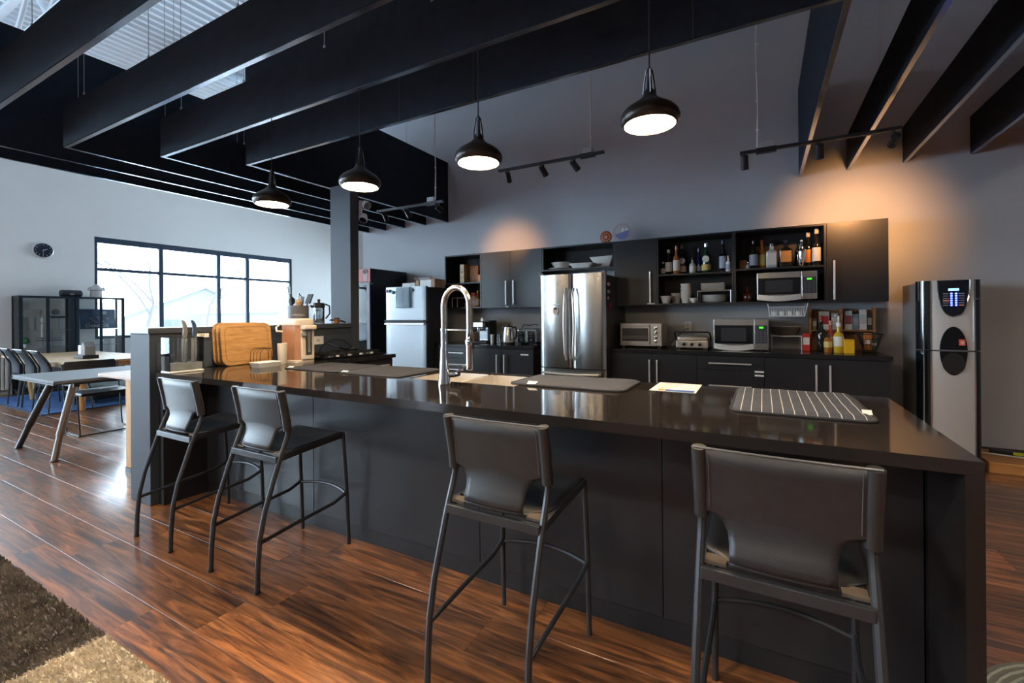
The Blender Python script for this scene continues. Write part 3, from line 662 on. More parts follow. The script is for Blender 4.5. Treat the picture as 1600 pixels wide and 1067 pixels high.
# ------------------------------------------------ top-freezer fridge
f2 = thing('top_freezer_fridge', 'smaller stainless top-freezer fridge left of the kitchen worktop', 'fridge', (-4.160, 4.60, 0))
B().box(-.340, .340, .06, .48, .03, 1.655).build('cabinet', M('fridge2_side', (.030, .034, .045), .45), f2, bevel=.006)
for z0, z1, nm in ((1.205, 1.665, 'freezer_door'), (.06, 1.185, 'fridge_door')):
    d = curved_door(-.347, .347, z0, z1, .008, er=.012).build(nm, M('steel_satin', (.23, .24, .25), .38, metal=1, var=.05, scale=30, stretch=(60, 60, .5)), f2, smooth=True)
    hzv = 1.215 if nm == 'freezer_door' else 1.172
    B().box(-.342, .342, -.028, -.004, hzv-.012, hzv+.010).build('handle', m_steelh if nm == 'fridge_door' else m_black, d, bevel=.004)
    B().box(.295, .362, -.012, .0, z0, z1).build('edge_strip', m_steelh, d) if False else None
B().box(-.35, .35, .0, .05, 1.187, 1.203).build('door_gasket', m_black, f2)
ho = thing('hanging_organiser', 'clear plastic pocket organiser hung on the smaller fridge door', 'organiser', (-4.165, 4.585, 1.39))
B().box(-.115, .115, -.022, -.018, 0, .26).build('pocket_front', glass('pocket_plastic', (.86, .93, .97), .12, .15), ho); B().box(-.115, .115, -.004, -.001, 0, .27).build('back_sheet', glass('pocket_plastic', (.86, .93, .97), .12, .15), ho)
for x in (-.115, .0, .115): B().tube([(x, -.012, .26), (x*.9, -.02, .12), (x, -.012, 0)], .004, 6).build('binding', M('binding_navy', (.03, .05, .09), .6), ho)
B().box(-.118, .118, -.024, 0, -.006, .002).build('bottom_binding', M('binding_navy', (.03, .05, .09), .6), ho)
for i, (x, cc, w) in enumerate(((-4.46, (.30, .05, .25), 'magenta'), (-4.42, (.04, .20, .25), 'teal'), (-4.36, (.10, .30, .40), 'blue'), (-4.02, (.03, .05, .08), 'navy'))):
    o = thing('fridge_magnet', '%s letter-sized magnet along the top of the smaller fridge door' % w, 'magnet', (x, 4.588, 1.615-.02*(i == 2)), 0, 'magnets on the smaller fridge')
    B().lathe([(.022, 0), (.022, .006), (.014, .010)], 12, (0, 0, 0), 'y').build('disc', M('magnet_'+w, cc, .4), o, smooth=True); B().lathe([(.008, .010), (.006, .014)], 8, (0, 0, 0), 'y').build('knob', m_whitep, o)
for i, (x0, x1, h, mm, lab) in enumerate(((-4.37, -4.13, .075, 'sheet', 'clear bag of white paper goods on the smaller fridge'), (-4.12, -4.07, .10, 'card', 'slim upright cardboard box on the smaller fridge'), (-4.05, -3.86, .10, 'white', 'white open carton on the smaller fridge'), (-3.855, -3.80, .115, 'card', 'brown cardboard box at the right end on the smaller fridge'))):
    o = thing('storage_carton', lab, 'carton', ((x0+x1)/2, 4.88, 1.6555)); w = (x1-x0)/2
    B().box(-w, w, -.10, .12, 0, h).build('carton_body', {'sheet': m_paper, 'card': m_card, 'white': m_whitep}[mm], o, bevel=.012 if mm == 'sheet' else .002)
    if mm != 'sheet':
        B().add([(-w, -.10, h), (w, -.10, h), (w, -.15, h+.03), (-w, -.15, h+.03)], [(0, 1, 2, 3)]).build('flap', m_card if mm == 'card' else m_whitep, o)
    else: B().tube([(-w*.8, -.101, h*.7), (0, -.103, h*.3), (w*.8, -.101, h*.8)], .003, 5).build('fold', m_paper, o)
# ------------------------------------------------ glass-door drinks cooler
dc = thing('drinks_cooler', 'tall black drinks cooler with glass door half hidden by the column', 'cooler', (-5.18, 4.65, 0))
B().box(-.33, .33, .71, .76, .0, 1.955).build('back', m_cab, dc)
for sx in (-1, 1): B().box(sx*.33-(.03 if sx > 0 else 0), sx*.33+(.03 if sx < 0 else 0), .03, .71, 0, 1.955).build('side_panel', M('cooler_navy', (.012, .016, .026), .35), dc, bevel=.003)
B().box(-.30, .30, .03, .71, 1.765, 1.955).build('header', M('cooler_navy', (.012, .016, .026), .35), dc); B().box(-.30, .30, .03, .71, 0, .25).build('base', M('cooler_navy', (.012, .016, .026), .35), dc)
pp = B().box(-.325, .325, .012, .03, 1.77, 1.95).build('poster_sign', M('poster_pink', (.62, .20, .18), .5), dc)
B().prism(el(.045, .075, .24, 1.85), .008, .012, 'y').build('portrait_print', M('poster_skin', (.55, .38, .33), .5), pp); B().prism(el(.05, .035, .235, 1.912), .006, .012, 'y').build('hair_print', M('hair_print', (.05, .03, .03), .5), pp)
for zz in (.55, .85, 1.13, 1.42): B().box(-.29, .29, .06, .70, zz, zz+.012).build('shelf', m_whitep, dc)
B().box(-.295, .295, .70, .709, .26, 1.76).build('white_liner', M('cooler_liner', (.75, .80, .85), .4, emit=.35, ecol=(.8, .9, 1)), dc)
gd = B().box(-.27, .27, .005, .012, .30, 1.72).build('glass_door', m_glass, dc)
for q in ((-.328, -.27, .0, .02, .26, 1.76), (.27, .328, .0, .02, .26, 1.76), (-.27, .27, .0, .02, 1.72, 1.76), (-.27, .27, .0, .02, .26, .30)): B().box(*q).build('door_frame', m_grey, gd)
B().box(.33, .336, .02, .05, 1.73, 1.745).build('hinge_pin', m_chrome, dc)

def bottle(label, x, y, z, h, r, glassm, labelm=None, capm=None, shape='round', lab=(.12, .5), group='bottles on the wall shelves', neck=.3, name='bottle', cat='bottle', tilt=0, disc=None):
    o = thing(name, label, cat, (x, y, z), 0, group)
    hb = h*(1-neck-.12)
    if shape == 'round':
        B().lathe([(r*.9, 0), (r, .006), (r, hb), (r*.85, hb+h*.05), (r*.42, hb+h*.12), (r*.36, h*.95), (r*.40, h*.955), (r*.40, h)], 16).build('bottle_glass', glassm, o, smooth=True)
        if labelm: B().lathe([(r+.0006, h*lab[0]), (r+.0012, h*lab[0]+.001), (r+.0012, h*lab[1]-.001), (r+.0006, h*lab[1])], 16, cap=False).build('label_wrap', labelm, o, smooth=True)
    else:
        b = B(); s_ = lambda w, zz: [(*p, zz) for p in rrect(-w, w, -w*.8, w*.8, w*.25, 3)]; b.loft([s_(r*.95, 0), s_(r, .006), s_(r, hb), s_(r*.6, hb+h*.06), s_(r*.38, hb+h*.10), s_(r*.36, h*.94)]); b.build('bottle_glass', glassm, o, smooth=True)
        if labelm: B().box(-r*.8, r*.8, -r*.8-.0015, -r*.8-.0002, h*lab[0], h*lab[1]).build('label_plate', labelm, o)
    if capm: B().lathe([(r*.43, h*(.88 if shape == 'round' else .93)), (r*.45, h*.9), (r*.45, h+.004), (r*.2, h+.006)], 12).build('cap', capm, o, smooth=True)
    if disc: B().lathe([(r*.8, 0), (r*.8, .002), (r*.35, .003)], 16, (0, -r-.001, h*.46), 'y').build('round_emblem', disc, o)
    return o
g_dk = M('bottle_dark', (.010, .010, .009), .08, coat=.5); g_gr = M('bottle_green', (.010, .045, .022), .08, coat=.5); g_bl = M('bottle_blue', (.010, .018, .09), .08, coat=.5)
g_am = M('bottle_amber', (.34, .11, .018), .08, coat=.5); g_rd = M('bottle_redbrown', (.09, .018, .010), .1, coat=.4); g_cl = M('bottle_clear', (.42, .45, .43), .06, coat=.5)
l_wh = M('label_white', (.66, .62, .55), .6); l_or = M('label_orange', (.60, .26, .06), .6); l_pk = M('label_pink', (.55, .42, .36), .6); l_gy = M('label_greyblue', (.35, .38, .45), .6); l_yl = M('label_yellow', (.62, .45, .14), .6)
zA, zB = 1.7055, 1.7225
bottle('small green bottle leaning at the left end of the crockery unit top shelf', -.958, 5.20, zA, .14, .026, g_gr, l_wh, m_whitep)
bottle('brown bottle with pale label, second on the crockery unit top shelf', -.900, 5.20, zA, .27, .036, g_dk, l_pk, m_whitep)
bottle('amber whisky bottle with orange and white label on the crockery unit top shelf', -.815, 5.18, zA, .30, .036, g_am, l_wh, M('cap_copper', (.45, .2, .12), .3, metal=.6))
bottle('dark vermouth bottle with round white emblem standing behind the amber whisky', -.765, 5.25, zA, .315, .040, g_dk, l_pk, g_rd, lab=(.08, .28), disc=l_wh)
bottle('short bottle with a white diamond label in the middle of the crockery unit shelf', -.655, 5.20, zA, .165, .032, g_cl, l_wh, m_black)
bottle('slender cobalt blue bottle on the crockery unit top shelf', -.598, 5.25, zA, .27, .030, g_bl, l_gy, g_bl, lab=(.1, .3))
bottle('tall green vermouth bottle with round white emblem and silver cap', -.520, 5.19, zA, .31, .043, g_gr, l_yl, m_chrome, lab=(.08, .28), disc=l_wh)
bottle('dark sparkling wine bottle at the right end of the crockery unit top shelf', -.360, 5.21, zA, .33, .036, g_dk, l_gy, M('foil_navy', (.02, .03, .08), .3, metal=.5))
bottle('small white bottle beside the dark sparkling wine bottle', -.306, 5.18, zA, .16, .025, m_whitep, l_gy, M('cap_copper', (.45, .2, .12), .3, metal=.6))
bottle('dark bottle with grey label, leftmost tall one above the upper microwave', -.078, 5.20, zB, .285, .038, g_dk, l_gy, g_dk)
bottle('golden bourbon bottle with red neck above the upper microwave', -.004, 5.25, zB, .285, .038, g_am, l_yl, M('wax_red', (.25, .03, .02), .35))
bottle('clear square gin bottle with pale label above the upper microwave', .080, 5.19, zB, .235, .048, g_cl, l_wh, m_chrome, 'square', (.12, .62), neck=.2)
bottle('dark square bottle with glass stopper and orange label above the upper microwave', .200, 5.20, zB, .255, .056, g_dk, l_or, m_crystal, 'square', (.2, .62), neck=.22)
bottle('left wine bottle with cream foil next to the shakers', .388, 5.245, zB, .325, .036, g_dk, l_or, M('foil_cream', (.66, .52, .33), .4))
bottle('right wine bottle with cream foil and red-flowered label', .452, 5.19, zB, .345, .038, g_dk, l_wh, M('foil_cream', (.66, .52, .33), .4))
for x, y, h, lab in ((.312, 5.24, .225, 'steel cocktail shaker standing behind, left of the front shaker'), (.330, 5.17, .26, 'front steel cocktail shaker beside the wine bottles')):
    o = thing('cocktail_shaker', lab, 'shaker', (x, y, zB), 0, 'cocktail shakers')
    B().lathe([(.024, 0), (.026, .004), (.034, h*.5), (.036, h*.68), (.034, h*.70)], 18).build('cup', m_chrome, o, smooth=True)
    t_ = B().lathe([(.035, h*.70), (.033, h*.74), (.018, h*.84), (.017, h*.87)], 18).build('strainer_top', m_chrome, o, smooth=True); B().lathe([(.0185, h*.86), (.0185, h*.96), (.012, h), (.002, h*1.002)], 14).build('cap', m_chrome, t_, smooth=True)
o = thing('wooden_trinket_box', 'small brown box at the left above the upper microwave', 'box', (-.175, 5.24, zB)); B().box(-.032, .032, -.03, .03, 0, .085).build('box_body', m_walnut, o, bevel=.003); B().box(-.034, .034, -.032, .032, .085, .098).build('lid', m_walnut, o, bevel=.002)
bottle('tiny clear miniature bottle beside the small brown box', -.130, 5.20, zB, .07, .016, g_cl, l_wh, m_chrome)
o = thing('amber_decanter', 'round amber decanter left of the upper microwave', 'decanter', (-.140, 5.22, UZ0+.0185)); B().lathe([(.03, 0), (.045, .01), (.056, .05), (.045, .085), (.016, .105), (.014, .125)], 18).build('decanter_body', g_rd, o, smooth=True); B().lathe([(.009, .120), (.017, .132), (.017, .145), (.005, .155)], 12).build('stopper', g_rd, o, smooth=True)
# crockery shelf
zc = UZ0+.0185
bowl_obj('single wide white bowl at the left of the crockery shelf', (-.925, 5.17, zc), .062, .078, 'crockery on the wall shelf', .6)
def stack(n, r, h, dz, x, y, lab, grp, m=None):
    for i in range(n): bowl_obj('%s, %s from the bottom' % (lab, ('first', 'second', 'third', 'fourth', 'fifth', 'sixth')[i]), (x, y, zc+i*dz), r, h, grp, .72, mat=m)
stack(2, .056, .075, .034, -.835, 5.28, 'cream bowl stacked behind the single wide bowl', 'cream stacked bowls', M('cream_ceramic', (.62, .55, .46), .25))
stack(4, .057, .085, .040, -.725, 5.20, 'white bowl in the tall stack', 'tall stack of white bowls')
bowl_obj('tiny white bowl in front of the tall bowl stack', (-.640, 5.13, zc), .043, .048, 'crockery on the wall shelf', .5)
rk = thing('plate_riser', 'thin steel wire riser holding the square plates over the round ones', 'rack', (0, 0, 0))
for xx in (-.60, -.285): 
    for yy in (5.135, 5.36): B().cyl((xx, yy, zc), (xx, yy, zc+.122), .003, 6).build('leg', m_steelh, rk)
for yy in (5.135, 5.19, 5.245, 5.30, 5.36): B().cyl((-.603, yy, zc+.125), (-.282, yy, zc+.125), .003, 6).build('wire', m_steelh, rk)
for i in range(6):
    o = thing('round_plate', 'white round plate in the pile under the wire riser, %s from the bottom' % ('first', 'second', 'third', 'fourth', 'fifth', 'sixth')[i], 'plate', (-.445, 5.25, zc+i*.0125), 0, 'pile of round plates')
    B().lathe([(.08, 0), (.085, .003), (.125, .014), (.125, .0172), (.085, .007), (.001, .007)], 28).build('plate_body', m_white, o, smooth=True); B().lathe([(.05, .007), (.05, .0078), (.001, .0078)], 16).build('well', m_white, o)
for i in range(5):
    o = thing('square_plate', 'cream square plate in the pile on the wire riser, %s from the bottom' % ('first', 'second', 'third', 'fourth', 'fifth')[i], 'plate', (-.455, 5.24, zc+.1285+i*.0145), 0, 'pile of square plates')
    b = B(); q = lambda w, z: [(*p, z) for p in rrect(-w, w, -w*.8, w*.8, .015, 3)]; b.loft([q(.10, 0), q(.118, .012), q(.118, .0165), q(.10, .006)]); b.build('plate_body', M('cream_plate', (.60, .57, .52), .25), o, smooth=True); B().box(-.07, .07, -.05, .05, .0062, .0068).build('well', M('cream_plate', (.60, .57, .52), .25), o)

# ------------------------------------------------ microwaves, toaster oven, grill
def microwave(label, x0, x1, y0, z0, z1, depth):
    r = thing('microwave', label, 'microwave', ((x0+x1)/2, y0, z0)); w = (x1-x0)/2; h = z1-z0
    B().box(-w, w, .02, depth, .012, h).build('casing', M('mw_case', (.30, .30, .30), .35, metal=.7), r, bevel=.003)
    px = w*.5
    d = B().box(-w, px-.002, 0, .02, .014, h).build('door', m_steel, r, bevel=.003)
    B().box(-w+.012, px-.01, -.003, 0, h*.22, h*.80).build('window_surround', m_blackg, d); B().box(-w*.72, px-.07, -.0045, -.003, h*.30, h*.72).build('window_mesh', M('mw_mesh', (.035, .036, .04), .2), d)
    B().tube(arc((-w+.004, -.006, h*.145), (px-.006, -.006, h*.145), (0, -.006, -.018), 8), .01, 6, sq=(.008, .05)).build('handle', m_steelh, d)
    p = B().box(px, w, 0, .02, .014, h).build('control_panel', m_steel, r, bevel=.003)
    B().box(px+.008, w-.008, -.003, 0, h*.24, h*.80).build('keypad', M('keypad_dark', (.05, .052, .062), .3), p)
    B().box(px+.042, w-.042, -.0045, -.003, h*.70, h*.76).build('display', M('display_green', (.05, .4, .03), .4, emit=.5, ecol=(.12, 1, .05)), p)
    for i in range(5):
        for j in range(3): B().box(px+.022+j*(w-px-.05)/2.2, px+.032+j*(w-px-.05)/2.2, -.0042, -.003, h*(.30+.07*i), h*(.33+.07*i)).build('button', M('key_grey', (.14, .15, .17), .4), p)
    for sx in (-1, 1):
        for yy in (.05, depth-.05): B().lathe([(.012, 0), (.010, .012)], 8, (sx*w*.75, yy, 0)).build('foot', m_black, r)
    return r
microwave('stainless microwave built into the open wall shelf', -.048, .440, 5.02, UZ0+.0185, 1.665, .38)
microwave('stainless microwave standing on the long worktop', -.432, .045, 4.95, .9105, 1.222, .40)
t = thing('toaster_oven', 'champagne steel toaster oven with four black knobs on the worktop', 'toaster oven', (-1.160, 4.97, .9105))
m_champ = M('champagne_steel', (.55, .50, .43), .3, metal=.85)
B().box(-.225, .225, .01, .33, .02, .268).build('casing', m_champ, t, bevel=.006)
d = B().box(-.215, .10, -.006, .01, .04, .255).build('door', m_champ, t, bevel=.003); B().box(-.195, .085, -.009, -.006, .075, .215).build('door_glass', M('oven_dark', (.07, .065, .06), .12), d)
B().tube([(-.20, -.03, .237), (.085, -.03, .237)], .007, 8).build('handle', m_steelh, d, smooth=True)
for i in range(3): B().cyl((-.19, -.0095, .105+.012*i), (.08, -.0095, .105+.012*i), .0012, 5).build('rack_wire', m_steelh, d)
cp = B().box(.112, .22, -.004, .01, .03, .258).build('control_panel', m_champ, t, bevel=.002)
for i in range(4):
    k = B().lathe([(.018, .004), (.018, .010), (.013, .022), (.010, .023)], 14, (.166, 0, .075+.047*i), 'y').build('knob', m_chrome, cp, smooth=True); B().lathe([(.009, .0231), (.008, .026)], 10, (.166, 0, .075+.047*i), 'y').build('knob_cap', m_black, k)
for sx in (-1, 1): B().box(sx*.19-.015, sx*.19+.015, .03, .30, 0, .02).build('foot', m_black, t)
g = thing('contact_grill', 'steel contact grill with three knobs and arched handle on the worktop', 'grill', (-.640, 4.97, .9105))
B().box(-.155, .155, .0, .27, .012, .095).build('base', m_champ, g, bevel=.012, seg=3)
b = B(); b.loft([[(x*1, y, .098) for x, y in rrect(-.152, .152, .005, .27, .03)], [(x, y, .125) for x, y in rrect(-.152, .152, .005, .27, .03)], [(x*.8, y*.85+.02, .148) for x, y in rrect(-.152, .152, .005, .27, .03)]]); ld = b.build('lid', m_champ, g, smooth=True)
B().tube([(-.165, .13, .09), (-.172, .07, .13), (-.168, .005, .172), (-.15, -.005, .178), (.15, -.005, .178), (.168, .005, .172), (.172, .07, .13), (.165, .13, .09)], .009, 8).build('handle', m_black, ld, smooth=True)
for x in (-.075, 0, .075): k = B().lathe([(.020, 0), (.020, .008), (.015, .02)], 14, (x, .0, .052), 'y').build('knob', m_chrome, g, smooth=True); B().box(x-.003, x+.003, -.026, -.02, .04, .064).build('pointer', m_black, k)
for x in (-.13, .13): B().box(x-.02, x+.02, .01, .25, 0, .012).build('foot', m_black, g)
B().tube([(-.155, .15, .03), (-.21, .12, .02), (-.24, .02, .012), (-.20, -.04, .008), (-.23, .10, .05), (-.12, .36, .19), (-.10, .455, .20)], .004, 6).build('power_cord', m_black, g, smooth=True)
# ------------------------------------------------ spice rack corner
sr = thing('spice_rack', 'wooden two-tier rack of packets against the wall at the right end', 'rack', (0, 0, 0))
for x in (.405, .655, .905): B().box(x-.008, x+.008, 5.30, 5.42, .9105, 1.32).build('upright', m_walnut, sr)
for z in (.912, 1.10): 
    for a, b_ in ((.413, .647), (.663, .897)): B().box(a, b_, 5.30, 5.42, z, z+.012).build('shelf', m_walnut, sr)
B().box(.405, .905, 5.42, 5.428, .9105, 1.30).build('back_slat', m_walnut, sr)
def packet(label, x, y, z, w, h, col, band=None, d=.03):
    o = thing('food_packet', label, 'packet', (x, y, z), 0, 'packets in the wooden rack')
    B().box(-w/2, w/2, -d/2, d/2, 0, h).build('packet_body', M('pk_%d_%d_%d' % tuple(int(99*c) for c in col), col, .5), o, bevel=.004)
    if band: B().box(-w*.42, w*.42, -d/2-.0012, -d/2-.0002, h*.3, h*.75).build('printed_panel', M('pk_%d_%d_%d' % tuple(int(99*c) for c in band), band, .5), o)
zt = 1.1125
packet('dark green jar-shaped packet at the left of the upper rack tier', .440, 5.35, zt, .042, .11, (.10, .10, .05), (.35, .33, .25))
packet('white packet with red top in the upper rack tier', .520, 5.34, zt, .085, .175, (.60, .55, .5), (.42, .02, .02))
packet('tall grey pouch in the upper rack tier', .605, 5.36, zt, .055, .16, (.42, .44, .45), (.62, .62, .60))
packet('pale pouch right of the rack upright', .712, 5.35, zt, .062, .18, (.45, .47, .48), (.2, .05, .06))
packet('steel blue pouch in the upper rack tier', .770, 5.36, zt, .05, .15, (.16, .20, .27), (.25, .28, .33))
packet('white printed pouch in the upper rack tier', .825, 5.35, zt, .055, .19, (.58, .58, .56), (.42, .43, .40))
packet('black tin at the right of the upper rack tier', .874, 5.36, zt, .036, .15, (.03, .03, .03), (.3, .28, .25))
packet('pale box on the lower rack tier behind the oil bottles', .600, 5.36, .925, .085, .12, (.40, .40, .36), (.5, .5, .46))
bottle('large black glass bottle with red cap in front of the wooden rack', .480, 5.16, .9105, .33, .042, g_dk, None, M('wax_red', (.25, .03, .02), .35), group='bottles on the worktop', neck=.34)
bottle('red sauce bottle with yellow label on the worktop', .555, 5.18, .9105, .285, .036, M('sauce_red', (.36, .05, .03), .25), l_yl, M('cap_pink', (.5, .25, .2), .4), lab=(.15, .48), group='bottles on the worktop')
o = bottle('yellow oil pump bottle with white nozzle on the worktop', .602, 5.06, .9105, .27, .040, M('oil_yellow', (.55, .38, .03), .15), l_wh, m_whitep, lab=(.22, .55), group='bottles on the worktop')
B().tube([(0, 0, .27), (0, 0, .335), (-.012, -.02, .345), (-.03, -.04, .338)], .007, 8).build('pump_spout', m_whitep, o, smooth=True)
bottle('squat sauce jar with pale yellow label left of the oil pump bottle', .522, 5.06, .9105, .16, .032, g_am, l_yl, m_black, lab=(.3, .62), group='bottles on the worktop', neck=.12)
o = thing('yellow_box', 'bright yellow box at the front of the worktop', 'box', (.672, 5.02, .9105), .05); B().box(-.036, .036, -.03, .03, 0, .125).build('box_body', M('box_yellow', (.80, .44, .012), .45), o, bevel=.002); B().box(-.036, .036, -.0305, -.03, .105, .125).build('lid_flap', M('box_yellow2', (.70, .36, .01), .45), o)
o = thing('red_box', 'red and white carton on the worktop beside the wire shelf', 'box', (.363, 5.22, .9105), 0); B().box(-.030, .030, -.03, .03, 0, .165).build('box_body', M('box_red', (.60, .03, .025), .4), o, bevel=.002); B().box(-.026, .026, -.0312, -.0302, .06, .13).build('white_panel', m_paper, o)
# wire shelf over the counter
ws = thing('wire_shelf', 'thin white wire shelf on the worktop beside the lower microwave', 'shelf', (0, 0, 0))
for x in (.075, .325):
    for y in (5.18, 5.40): B().cyl((x, y, .9105), (x, y, 1.045), .004, 6).build('leg', m_steelh, ws)
for i in range(7): B().cyl((.07, 5.18+.0367*i, 1.048), (.33, 5.18+.0367*i, 1.048), .0035, 6).build('wire', m_whitep, ws)
o = thing('steel_mixing_bowl', 'wide dull steel bowl on the thin wire shelf', 'bowl', (.20, 5.30, 1.052)); B().lathe([(.06, 0), (.09, .02), (.125, .09), (.122, .09), (.085, .022), (.001, .004)], 26).build('bowl_body', M('dull_steel', (.38, .36, .32), .35, metal=.8), o, smooth=True); B().tube([(.124*math.cos(i*PI/12), .124*math.sin(i*PI/12), .09) for i in range(24)], .003, 6, True).build('rim', m_steelh, o)
# hanging glass rack under the shelf
hb = thing('hanging_basket', 'white wire basket hung beneath the upper microwave shelf', 'basket', (0, 0, 0))
def wire(p, r=.0035, nm='wire', m=None): return B().tube(p, r, 6).build(nm, m or m_whitep, hb, smooth=True)
for y in (5.12, 5.40):
    wire([(.045, y, 1.37), (.060, y, 1.245), (.345, y, 1.245), (.375, y, 1.37)], .005, 'rim_wire')
for z, a in ((1.245, (.06, .345)), (1.31, (.052, .36))): 
    for x in a: wire([(x, 5.12, z), (x, 5.40, z)])
for i in range(14): x = .075+.0205*i; wire([(x, 5.12, 1.335), (x, 5.12, 1.245), (x, 5.40, 1.245), (x, 5.40, 1.335)], .0022)
wire([(.05, 5.12, 1.335), (.368, 5.12, 1.335)], .003); wire([(.05, 5.40, 1.335), (.368, 5.40, 1.335)], .003)
for i in range(4):
    o = thing('small_cup', '%s small white cup lying in the hanging wire basket' % ('leftmost', 'second', 'third', 'rightmost')[i], 'cup', (.105+.066*i, 5.2, 1.2475), 0, 'cups in the hanging basket'); B().lathe([(.018, 0), (.024, .004), (.026, .045), (.023, .045), (.016, .008), (.001, .008)], 14).build('cup_body', m_white, o, smooth=True); B().tube([(.025, 0, .035), (.038, 0, .033), (.038, 0, .015), (.024, 0, .012)], .003, 6).build('handle', m_white, o)
# black wire fruit basket
fb = thing('wire_basket', 'black wire basket of snacks at the right end of the worktop', 'basket', (.845, 5.16, .9105)); 
for z, s_ in ((.022, .06), (.075, .085), (.125, .105), (.172, .125)):
    B().tube([(x, y, z) for x, y in rrect(-s_*.75, s_*.62, -s_, s_, .03, 4)], .003 if z < .17 else .0045, 6, True).build('ring_wire', m_black, fb)
for i in range(22):
    a = 2*PI*i/22; c_, s_ = math.cos(a), math.sin(a); q = 1/max(abs(c_)/.68, abs(s_)/1.0); B().tube([(c_*q*.06, s_*q*.06, .022), (c_*q*.125, s_*q*.125, .172)], .0018, 5).build('upright_wire', m_black, fb)
B().tube([(x, y, .004) for x, y in rrect(-.05, .05, -.05, .05, .03, 4)], .004, 6, True).build('base_ring', m_black, fb)
for i in range(5): B().tube([(-.045, -.05+.025*i, .022), (.04, -.05+.025*i, .022)], .002, 5).build('floor_wire', m_black, fb)
for i, (dx, dy, z, w, h, cc, lab) in enumerate(((-.02, -.02, .028, .05, .15, (.55, .17, .03), 'orange snack bag standing in the black wire basket'), (.03, .03, .028, .045, .10, (.05, .16, .05), 'green snack bag in the black wire basket'), (-.015, .05, .028, .05, .09, (.42, .20, .06), 'brown snack bag in the black wire basket'))):
    o = thing('snack_bag', lab, 'snack bag', (.845+dx, 5.16+dy, .9105+z), .2*i, 'snacks in the wire basket'); B().loft([[(*p, 0) for p in rrect(-w*.6, w*.6, -.012, .012, .008, 2)], [(*p, h*.5) for p in rrect(-w*.62, w*.62, -.018, .018, .012, 2)], [(*p, h) for p in rrect(-w*.6, w*.6, -.002, .002, .0015, 2)]]).build('bag', M('bag_%d' % i, cc, .3), o, smooth=True); B().box(-w*.4, w*.4, -.0205, -.0185, h*.35, h*.6).build('print_panel', m_paper, o)

# ------------------------------------------------ short worktop: coffee machine, glasses, kettle, toaster
cm = thing('espresso_machine', 'small steel espresso machine on the short worktop', 'coffee machine', (-3.27, 5.05, .9105))
B().box(-.10, .10, .0, .24, 0, .028).build('drip_tray', m_black, cm, bevel=.004); B().box(-.07, .07, .10, .24, .028, .22).build('column', m_steel, cm, bevel=.006); B().box(.065, .105, .08, .26, .028, .30).build('water_tank', m_black, cm, bevel=.008)
hd = B().box(-.10, .065, -.02, .24, .205, .285).build('head', m_steel, cm, bevel=.012); B().lathe([(.032, -.045), (.032, 0)], 16, (-.035, .03, .205)).build('group_head', m_chrome, hd, smooth=True); B().tube([(-.035, .0, .175), (-.035, -.06, .17), (-.035, -.13, .165)], .010, 8).build('portafilter', m_black, hd, smooth=True)
B().lathe([(.035, 0), (.036, .03), (.03, .05), (.01, .058)], 16, (-.02, .1, .285)).build('tamper_dome', m_steelh, cm, smooth=True)
B().box(-.06, .06, .092, .10, .05, .19).build('splash_plate', M('splash_print', (.35, .38, .40), .3, metal=.5), cm)
o = thing('wooden_grinder', 'wooden bean jar left of the espresso machine', 'jar', (-3.45, 5.12, .9105)); B().lathe([(.05, 0), (.058, .02), (.055, .12), (.035, .15)], 16).build('jar_body', m_bamboo, o, smooth=True); B().lathe([(.038, .15), (.04, .17), (.01, .185)], 14).build('lid', m_walnut, o, smooth=True)
for i, (x, y, h, r_) in enumerate(((-3.085, 5.06, .115, .026), (-3.02, 5.10, .10, .028), (-2.975, 5.04, .125, .026), (-2.925, 5.12, .115, .028), (-2.935, 5.02, .095, .026), (-2.985, 5.15, .12, .024))):
    o = thing('drinking_glass', 'clear tumbler on the short worktop, %s from the coffee machine' % ('first', 'second', 'third', 'fourth', 'fifth', 'sixth')[i], 'glass', (x, y, .9105), 0, 'tumblers by the kettle'); B().lathe([(r_*.8, 0), (r_*.85, .006), (r_, h), (r_-.003, h), (r_*.75, .01), (.001, .01)], 16).build('glass_body', m_crystal if i else m_steelh, o, smooth=True); B().tube([((r_-.001)*math.cos(k*PI/8), (r_-.001)*math.sin(k*PI/8), h) for k in range(16)], .0018, 5, True).build('rim', m_crystal if i else m_steelh, o)
k = thing('electric_kettle', 'black and steel electric kettle on the short worktop', 'kettle', (-2.835, 5.05, .9105))
B().lathe([(.078, 0), (.082, .01), (.082, .025)], 24).build('power_base', m_black, k, smooth=True); B().lathe([(.074, .026), (.078, .04), (.076, .12), (.062, .20), (.058, .215)], 24).build('jug', m_steelh, k, smooth=True); B().lathe([(.059, .215), (.055, .228), (.015, .235), (.014, .25), (.004, .253)], 20).build('lid', m_black, k, smooth=True)
B().tube([(.055, 0, .21), (.10, 0, .215), (.118, 0, .17), (.108, 0, .09), (.075, 0, .055)], .012, 8).build('handle', m_black, k, smooth=True); B().tube([(-.05, 0, .20), (-.085, 0, .212)], [.022, .010], 8).build('spout', m_black, k)
for sx in (-1, 1): B().box(sx*.055-.012, sx*.055+.012, -.062, -.045, .045, .20).build('side_band', m_black, k, bevel=.006)
tt = thing('four_slice_toaster', 'chrome four-slice toaster with bread clips on top on the short worktop', 'toaster', (-2.555, 5.00, .9105))
B().box(-.135, .135, 0, .26, .015, .195).build('casing', m_steel, tt, bevel=.022, seg=3)
